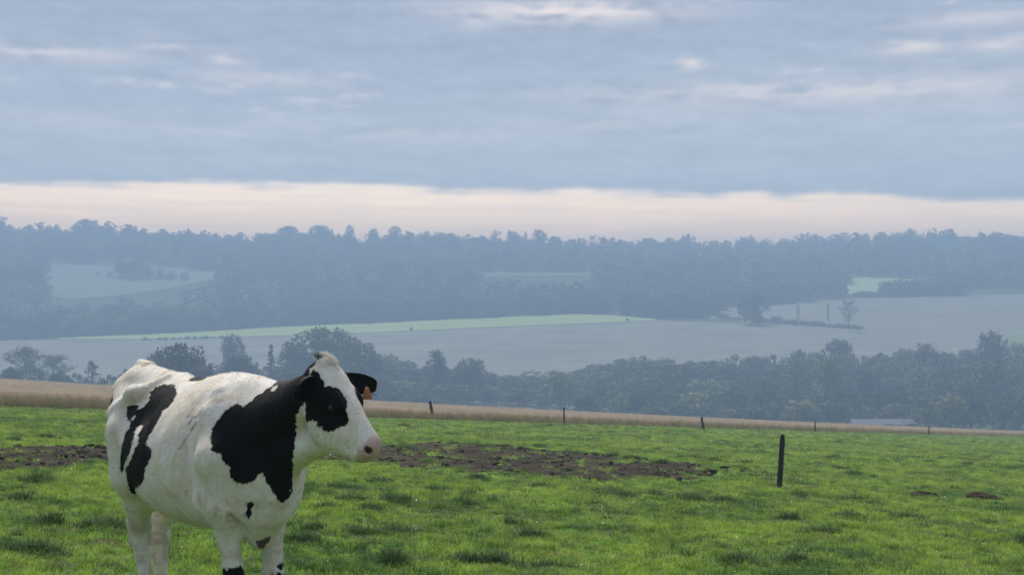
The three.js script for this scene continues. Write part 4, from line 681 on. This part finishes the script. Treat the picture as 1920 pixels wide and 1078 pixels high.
// ---------------------------------------------------------------- grass
function tuft(seed, { blades = 12, h = 0.075, spread = 0.05, w = 0.0032, lean = 0.7, segs = 2 }) {
  const r = rng(seed), pos = [], idx = [], nor = [];
  for (let b = 0; b < blades; b++) {
    const a = r() * 6.283, q = spread * Math.sqrt(r()), x0 = Math.cos(a) * q, z0 = Math.sin(a) * q, dir = r() * 6.283, len = h * (0.5 + 0.75 * r()), ln = lean * (0.25 + r()), ww = w * (0.7 + 0.6 * r()), o = pos.length / 3;
    const sx = -Math.sin(dir + (r() - 0.5)), sz = Math.cos(dir + (r() - 0.5));
    for (let k = 0; k <= segs; k++) {
      const t = k / segs, y = len * t * (1 - 0.32 * ln * t), f = len * ln * t * t, x = x0 + Math.cos(dir) * f, z = z0 + Math.sin(dir) * f, hw = ww * (1 - t * 0.92);
      pos.push(x + sx * hw, y, z + sz * hw, x - sx * hw, y, z - sz * hw);
      const nx = -Math.cos(dir) * (0.75 - 0.2 * t), nz = -Math.sin(dir) * (0.75 - 0.2 * t), ny = 0.5 + 0.5 * t, l = Math.hypot(nx, ny, nz); nor.push(nx / l, ny / l, nz / l, nx / l, ny / l, nz / l);
    }
    for (let k = 0; k < segs; k++) { const i = o + k * 2; idx.push(i, i + 1, i + 2, i + 1, i + 3, i + 2); }
  }
  return geom(pos, idx);
}
const grassMat = new THREE.MeshPhysicalMaterial({ color: 0xffffff, roughness: 0.85, transmission: 0.5, thickness: 0, specularIntensity: 0.4, side: THREE.DoubleSide });
const wetMat = new THREE.MeshPhysicalMaterial({ color: 0xffffff, roughness: 0.24, specularIntensity: 1, side: THREE.DoubleSide });
const strawMat = new THREE.MeshPhysicalMaterial({ color: 0xffffff, roughness: 0.95, specularIntensity: 0.3, transmission: 0.3, thickness: 0, side: THREE.DoubleSide });
const TUSS = [[895, 900], [1009, 912], [1121, 923, 1.6], [1173, 930, 1.5], [1226, 931, 1.5], [1293, 938, 1.2], [746, 942, 1.3], [833, 921], [882, 930, 0.7], [865, 949], [1293, 968], [995, 1007, 1.1], [1016, 1056, 1.1], [875, 1056, 1.1], [746, 1001, 1.2], [924, 1058], [735, 1050], [896, 786], [938, 789], [1005, 801], [1033, 800], [1152, 854], [1293, 860, 1.3], [1335, 863, 1.2], [896, 835, 1.4], [1343, 865], [1450, 822, 1.2], [1558, 860], [1572, 830], [1803, 863, 1.4], [1825, 865, 1.2], [1723, 860, 1.5], [1500, 910], [1300, 940], [1363, 940], [1415, 950, 1.1], [1483, 973], [1597, 972], [1703, 972, 1.5], [1660, 965], [1843, 980, 1.1], [1873, 955], [1603, 937], [1380, 1060, 1.1], [1487, 1057, 1.1], [1540, 1002], [1913, 1020, 1.2], [67, 903, 1.2], [88, 903, 1.2], [41, 937], [94, 981], [60, 1038, 1.1], [78, 1038], [12, 1035], [175, 991], [220, 988, 1.2], [656, 939], [613, 953], [698, 962], [677, 1003], [590, 996], [572, 1019], [733, 1052], [1190, 862, 1.2], [1080, 850, 1.2], [1240, 870], [1400, 870], [700, 846], [760, 842], [1010, 838], [720, 905], [640, 915], [1600, 890], [1900, 880, 1.3], [1690, 840, 1.2], [1880, 838, 1.3], [1150, 812], [1250, 815], [1350, 828], [760, 800], [150, 800], [90, 822], [30, 828], [160, 795]].map(([px, py, k = 1]) => [...ground(px, py), k]);
{
  const r = rng(99), G = { short: [], wet: [], long: [], dark: [], straw: [] };
  const M = new THREE.Matrix4(), Q = new THREE.Quaternion(), Q2 = new THREE.Quaternion(), Y = new THREE.Vector3(0, 1, 0), S = new THREE.Vector3();
  const put = (list, x, d, s, hs, c) => list.push([x, d, s, hs, c]);
  const shade = (x, d) => {
    const n = fbm2(x * 0.25 + 3, d * 0.16, 3), m = fbm2(x * 1.5, d * 1.1, 3) * 1.25, f = fbm2(x * 6.5, d * 5.0, 2), t = clamp(0.52 + 0.8 * n + 0.75 * m + 0.5 * f), k = (0.5 + 0.95 * r()) * (1 + 0.6 * f);
    return [Math.min(mix(0.066, 0.335, t) * k, 0.38), Math.min(mix(0.160, 0.460, t) * k, 0.56), mix(0.020, 0.046, t) * k];
  };
  for (const [dA, dB, per, s] of [[2.6, 6, 60, 1.0], [6, 11, 330, 1.0], [11, 17, 230, 1.1], [17, 27, 135, 1.35], [27, 45, 62, 1.8], [45, 80, 24, 2.6], [80, 245, 4.2, 4.0]]) {
    const sA = -0.66, sB = 0.58, area = (sB - sA) / 2 * (dB * dB - dA * dA), n = Math.round(area * per);
    for (let k = 0; k < n; k++) {
      const d = Math.sqrt(dA * dA + r() * (dB * dB - dA * dA)), sl = mix(sA, sB, r()), x = sl * d;
      if (d > fenceD(sl) - 0.5) continue;
      const mu = mudAt(x, d); if (mu > 0 && r() < 0.10 + 0.87 * mu) continue;
      const bald = fbm2(x * 0.9 + 50, d * 0.9, 3); if (bald > 0.34 && r() < 0.55) continue;
      const tall = 0.75 + 0.5 * clamp(0.5 + fbm2(x * 0.6 - 8, d * 0.6, 3)) + (r() < 0.04 ? 0.6 : 0), p = r();
      const dead = sstep(0.05, 0.45, fbm2(x * 0.33 + 70, d * 0.22, 4)); if (p < 0.07 + 0.33 * dead) put(G.straw, x, d, s * 0.9, tall * 0.9, [0.25 * (0.7 + 0.6 * r()), 0.225 * (0.8 + 0.4 * r()), 0.095]);
      else if (p > 0.88) put(G.wet, x, d, s * 0.6, tall * 0.95, shade(x, d));
      else put(G.short, x, d, s, tall, shade(x, d));
    }
  }
  // darker, ranker tussocks where dung fell
  for (const [x0, d0, k] of TUSS) {
    const wide = (0.12 + 0.008 * d0) * k, deep = wide * 0.75, n = Math.round(22 + 16 * k), s = 1 + d0 * 0.018;
    for (let i = 0; i < n; i++) { const a = r() * 6.283, q = Math.sqrt(r()) * (0.6 + 0.7 * noise2(a * 0.8 + x0, d0)), x = x0 + Math.cos(a) * q * wide * 1.25, d = d0 + Math.sin(a) * q * deep, c = 0.75 + 0.5 * r(); put(G.dark, x, d, s, (0.7 + 0.5 * r()) * Math.max(0.4, 1 - 0.35 * Math.abs(q)), q < 0.5 && r() < 0.6 ? [0.058 * c, 0.090 * c, 0.026 * c] : [0.075 * c, 0.165 * c, 0.028 * c]); }
  }
  for (let i = 0; i < 520; i++) { const d0 = 7 + 60 * r(), x0 = (r() - 0.5) * 1.2 * d0; if (fbm2(x0 * 0.3 + 11, d0 * 0.2, 3) < 0.12) continue; if (mudAt(x0, d0) > 0.5) continue; const wide = 0.05 + 0.14 * r(), n = 9; for (let j = 0; j < n; j++) { const a = r() * 6.283, q = Math.sqrt(r()); put(G.dark, x0 + Math.cos(a) * q * wide, d0 + Math.sin(a) * q * wide * 0.7, 1 + d0 * 0.018, 0.6 + 0.5 * r(), [0.065, 0.14, 0.028]); } }
  // pale long grass along the fence
  for (let i = 0; i < 11000; i++) { const sl = mix(-0.68, 0.58, r()), f = fenceD(sl), d = f + (r() - 0.55) * (2.2 + f * 0.03); if (d > 244) continue; const x = sl * d, c = 0.7 + 0.6 * r(), y = r(); put(G.long, x, d, 2.2, 1.0 + 0.9 * r(), y < 0.5 ? [0.26 * c, 0.24 * c, 0.10 * c] : [0.30 * c, 0.23 * c, 0.14 * c]); }
  const grass = new THREE.Group();
  const build = (list, geos, mat, name) => geos.forEach((g, gi) => {
    const mine = list.filter((_, i) => i % geos.length === gi), im = new THREE.InstancedMesh(g, mat, mine.length), cc = new THREE.Color(); im.name = name; im.userData.kind = 'stuff';
    mine.forEach(([x, d, s, hs, c], k) => { Q.setFromAxisAngle(Y, r() * 6.283); Q2.setFromAxisAngle(new THREE.Vector3(1, 0, 0), (r() - 0.5) * 0.35); Q.multiply(Q2); S.set(s, s * hs * 0.62 + 0.38 * hs, s); M.compose(new THREE.Vector3(x, H(x, d) + hummock(x, d) - 0.006, -d), Q, S); im.setMatrixAt(k, M); cc.setRGB(...c); im.setColorAt(k, cc); });
    grass.add(im);
  });
  build(G.short, [1, 2, 3, 4].map(s => tuft(300 + s, { blades: 14, h: 0.070, spread: 0.065, w: 0.0036, lean: 1.15 })), grassMat, 'short_grass');
  build(G.wet, [1, 2].map(s => tuft(320 + s, { blades: 7, h: 0.10, spread: 0.05, w: 0.0026, lean: 0.9 })), wetMat, 'dewy_grass');
  build(G.straw, [tuft(330, { blades: 8, h: 0.07, spread: 0.06, w: 0.0026, lean: 1.3 })], strawMat, 'withered_grass');
  build(G.dark, [1, 2].map(s => tuft(340 + s, { blades: 16, h: 0.11, spread: 0.06, w: 0.0045, lean: 0.8 })), grassMat, 'rank_grass');
  build(G.long, [1, 2].map(s => tuft(350 + s, { blades: 12, h: 0.22, spread: 0.08, w: 0.004, lean: 0.6 })), strawMat, 'fence_line_grass');
  add(grass, 'pasture_grass', 'short green grass of the pasture with darker rank tufts', 'grass', null, 'stuff');
  console.log('grass', Object.entries(G).map(([k, v]) => k + ' ' + v.length).join(', '));
}
// standing dry stalks of the field behind the fence
{
  const r = rng(55), list = [], M = new THREE.Matrix4(), Q = new THREE.Quaternion(), Y = new THREE.Vector3(0, 1, 0), cc = new THREE.Color();
  for (let k = 0; k < 80000; k++) { const sl = mix(-0.68, 0.58, r()), f = fenceD(sl), d = f + 0.8 + (300 - f) * Math.pow(r(), 1.35); list.push([sl * d, d]); }
  const geos = [1, 2].map(s => tuft(360 + s, { blades: 13, h: 0.19, spread: 0.32, w: 0.010, lean: 0.8 })), dry = new THREE.Group();
  geos.forEach((g, gi) => {
    const mine = list.filter((_, i) => i % 2 === gi), im = new THREE.InstancedMesh(g, strawMat, mine.length); im.name = 'stalks'; im.userData.kind = 'stuff';
    mine.forEach(([x, d], k) => { const s = 0.7 + 0.6 * r() + d * 0.002, n = clamp(0.5 + 0.6 * fbm2(x * 0.05, d * 0.09, 3) + 0.35 * (r() - 0.5)); Q.setFromAxisAngle(Y, r() * 6.283); M.compose(new THREE.Vector3(x, H(x, d) - 0.02, -d), Q, new THREE.Vector3(s, s * (0.8 + 0.4 * r()), s)); im.setMatrixAt(k, M); cc.setRGB(mix(0.31, 0.64, n), mix(0.245, 0.515, n), mix(0.165, 0.355, n)); im.setColorAt(k, cc); });
    dry.add(im);
  });
  add(dry, 'dry_stalks', 'dense pinkish tan dry stalks filling the field behind the fence', 'stalks', null, 'stuff');
}
// ---------------------------------------------------------------- fence posts
const postWood = new THREE.MeshStandardMaterial({ color: new THREE.Color().setRGB(0.020, 0.017, 0.015), roughness: 0.9 });
const greyWood = new THREE.MeshStandardMaterial({ color: new THREE.Color().setRGB(0.16, 0.15, 0.14), roughness: 0.9 });
const plastic = new THREE.MeshStandardMaterial({ color: new THREE.Color().setRGB(0.62, 0.62, 0.60), roughness: 0.5 }), blackPlastic = new THREE.MeshStandardMaterial({ color: new THREE.Color().setRGB(0.015, 0.015, 0.016), roughness: 0.5 });
function post(px, py, topX, topY, thick, label, insul, seed) {
  const [x, d] = ground(px, py), h = (py - topY) / 2400 * d, lean = Math.atan2(topX - px, py - topY), o = new THREE.Group();
  const g = new THREE.CylinderGeometry(thick * 0.46, thick * 0.54, h + 0.15, 9, 14), p = g.attributes.position;
  for (let i = 0; i < p.count; i++) { const y = p.getY(i), k = 1 + 0.16 * noise3(p.getX(i) * 14 + seed, y * 5, p.getZ(i) * 14) + 0.07 * noise2(y * 21, seed), top = y > h / 2 + 0.05 ? 0.72 : 1; p.setXYZ(i, p.getX(i) * k * top, y + (y > h / 2 ? 0.012 * noise2(p.getX(i) * 30, seed) : 0), p.getZ(i) * k * top); }
  g.computeVertexNormals(); const s = part(g, postWood, 'stake', o); s.position.y = h / 2 - 0.075;
  if (insul === 'cap') { const c = part(new THREE.CylinderGeometry(thick * 0.30, thick * 0.34, 0.014, 12), greyWood, 'cap', o); c.position.y = h + 0.008; }
  else {
    const a = part(new THREE.CylinderGeometry(0.012, 0.012, 0.12, 8), blackPlastic, 'insulator', o); a.rotation.z = Math.PI / 2 - 0.3; a.position.set(0.075, h - 0.05, 0.02);
    const b = part(new THREE.SphereGeometry(0.032, 12, 9), insul === 'white' ? plastic : blackPlastic, 'knob', a); b.position.y = -0.065;
  }
  o.position.set(x, H(x, d), -d); o.rotation.z = -lean; o.rotation.x = 0.02; return add(o, 'fence_post', label, 'fence post', 'posts of the pasture fence');
}
post(1460, 915, 1467, 814, 0.105, 'thick near-black wooden post leaning right, nearest of the fence posts', 'cap', 1);
post(813, 787, 806, 751, 0.20, 'stout dark post leaning left, first of the far row from the cow', 'white', 2);
post(1058, 796, 1057, 763, 0.11, 'slim upright post, second of the far row from the cow', 'black', 3);
post(1319, 806, 1315, 781, 0.20, 'short dark post leaning left, third of the far row from the cow', 'white', 4);
post(1528, 811, 1528, 789, 0.11, 'slim post above the near dark one, fourth of the far row', 'black', 5);
post(1741, 816, 1741, 798, 0.13, 'last small post of the far row, by the right edge', 'black', 6);
// ---------------------------------------------------------------- farm roofs behind the crest
function barn(px, topY, d, lenPx, name, label, wallH, yaw, roofC) {
  const x = (px - 960) / 2400 * d, L = lenPx / 2400 * d, W = Math.max(L * 0.45, 6), top = EYE - (topY - 590) / 2400 * d, rise = 1.6, y0 = H(x, d) - 0.5, wh = Math.max(top - rise - y0, wallH), o = new THREE.Group();
  const wall = new THREE.MeshStandardMaterial({ color: new THREE.Color().setRGB(0.48, 0.46, 0.43), roughness: 0.9 }), roof = new THREE.MeshStandardMaterial({ color: new THREE.Color().setRGB(...roofC), roughness: 0.6 });
  const sh = new THREE.Shape(); sh.moveTo(-W / 2, 0); sh.lineTo(W / 2, 0); sh.lineTo(W / 2, wh); sh.lineTo(0, wh + rise - 0.1); sh.lineTo(-W / 2, wh); sh.closePath();
  const g = new THREE.ExtrudeGeometry(sh, { depth: L, bevelEnabled: false }); g.translate(0, 0, -L / 2); g.rotateY(Math.PI / 2); part(g, wall, 'wall', o);
  for (const s of [-1, 1]) { const len = Math.hypot(W / 2 + 0.4, rise), rg = new THREE.BoxGeometry(L + 0.8, 0.14, len), r = part(rg, roof, 'roof_slope', o); r.position.set(0, wh + rise / 2 - 0.02, s * (W / 4 + 0.2)); r.rotation.x = s * Math.atan2(rise, W / 2 + 0.4); }
  part(new THREE.BoxGeometry(2.6, 2.8, 0.12), new THREE.MeshStandardMaterial({ color: new THREE.Color().setRGB(0.12, 0.1, 0.08), roughness: 0.8 }), 'door', o).position.set(L * 0.2, 1.9, W / 2 + 0.05);
  o.position.set(x, y0, -d); o.rotation.y = yaw; add(o, name, label, 'barn');
}
barn(1640, 790.5, 425, 90, 'barn', 'long pale roofed barn just showing over the dry field crest', 3, 0.05, [0.085, 0.09, 0.10]);
barn(1697, 789, 440, 22, 'shed', 'small pale roofed shed right of the long barn over the crest', 3, 0.3, [0.10, 0.10, 0.10]);
renderer.render(scene, camera);
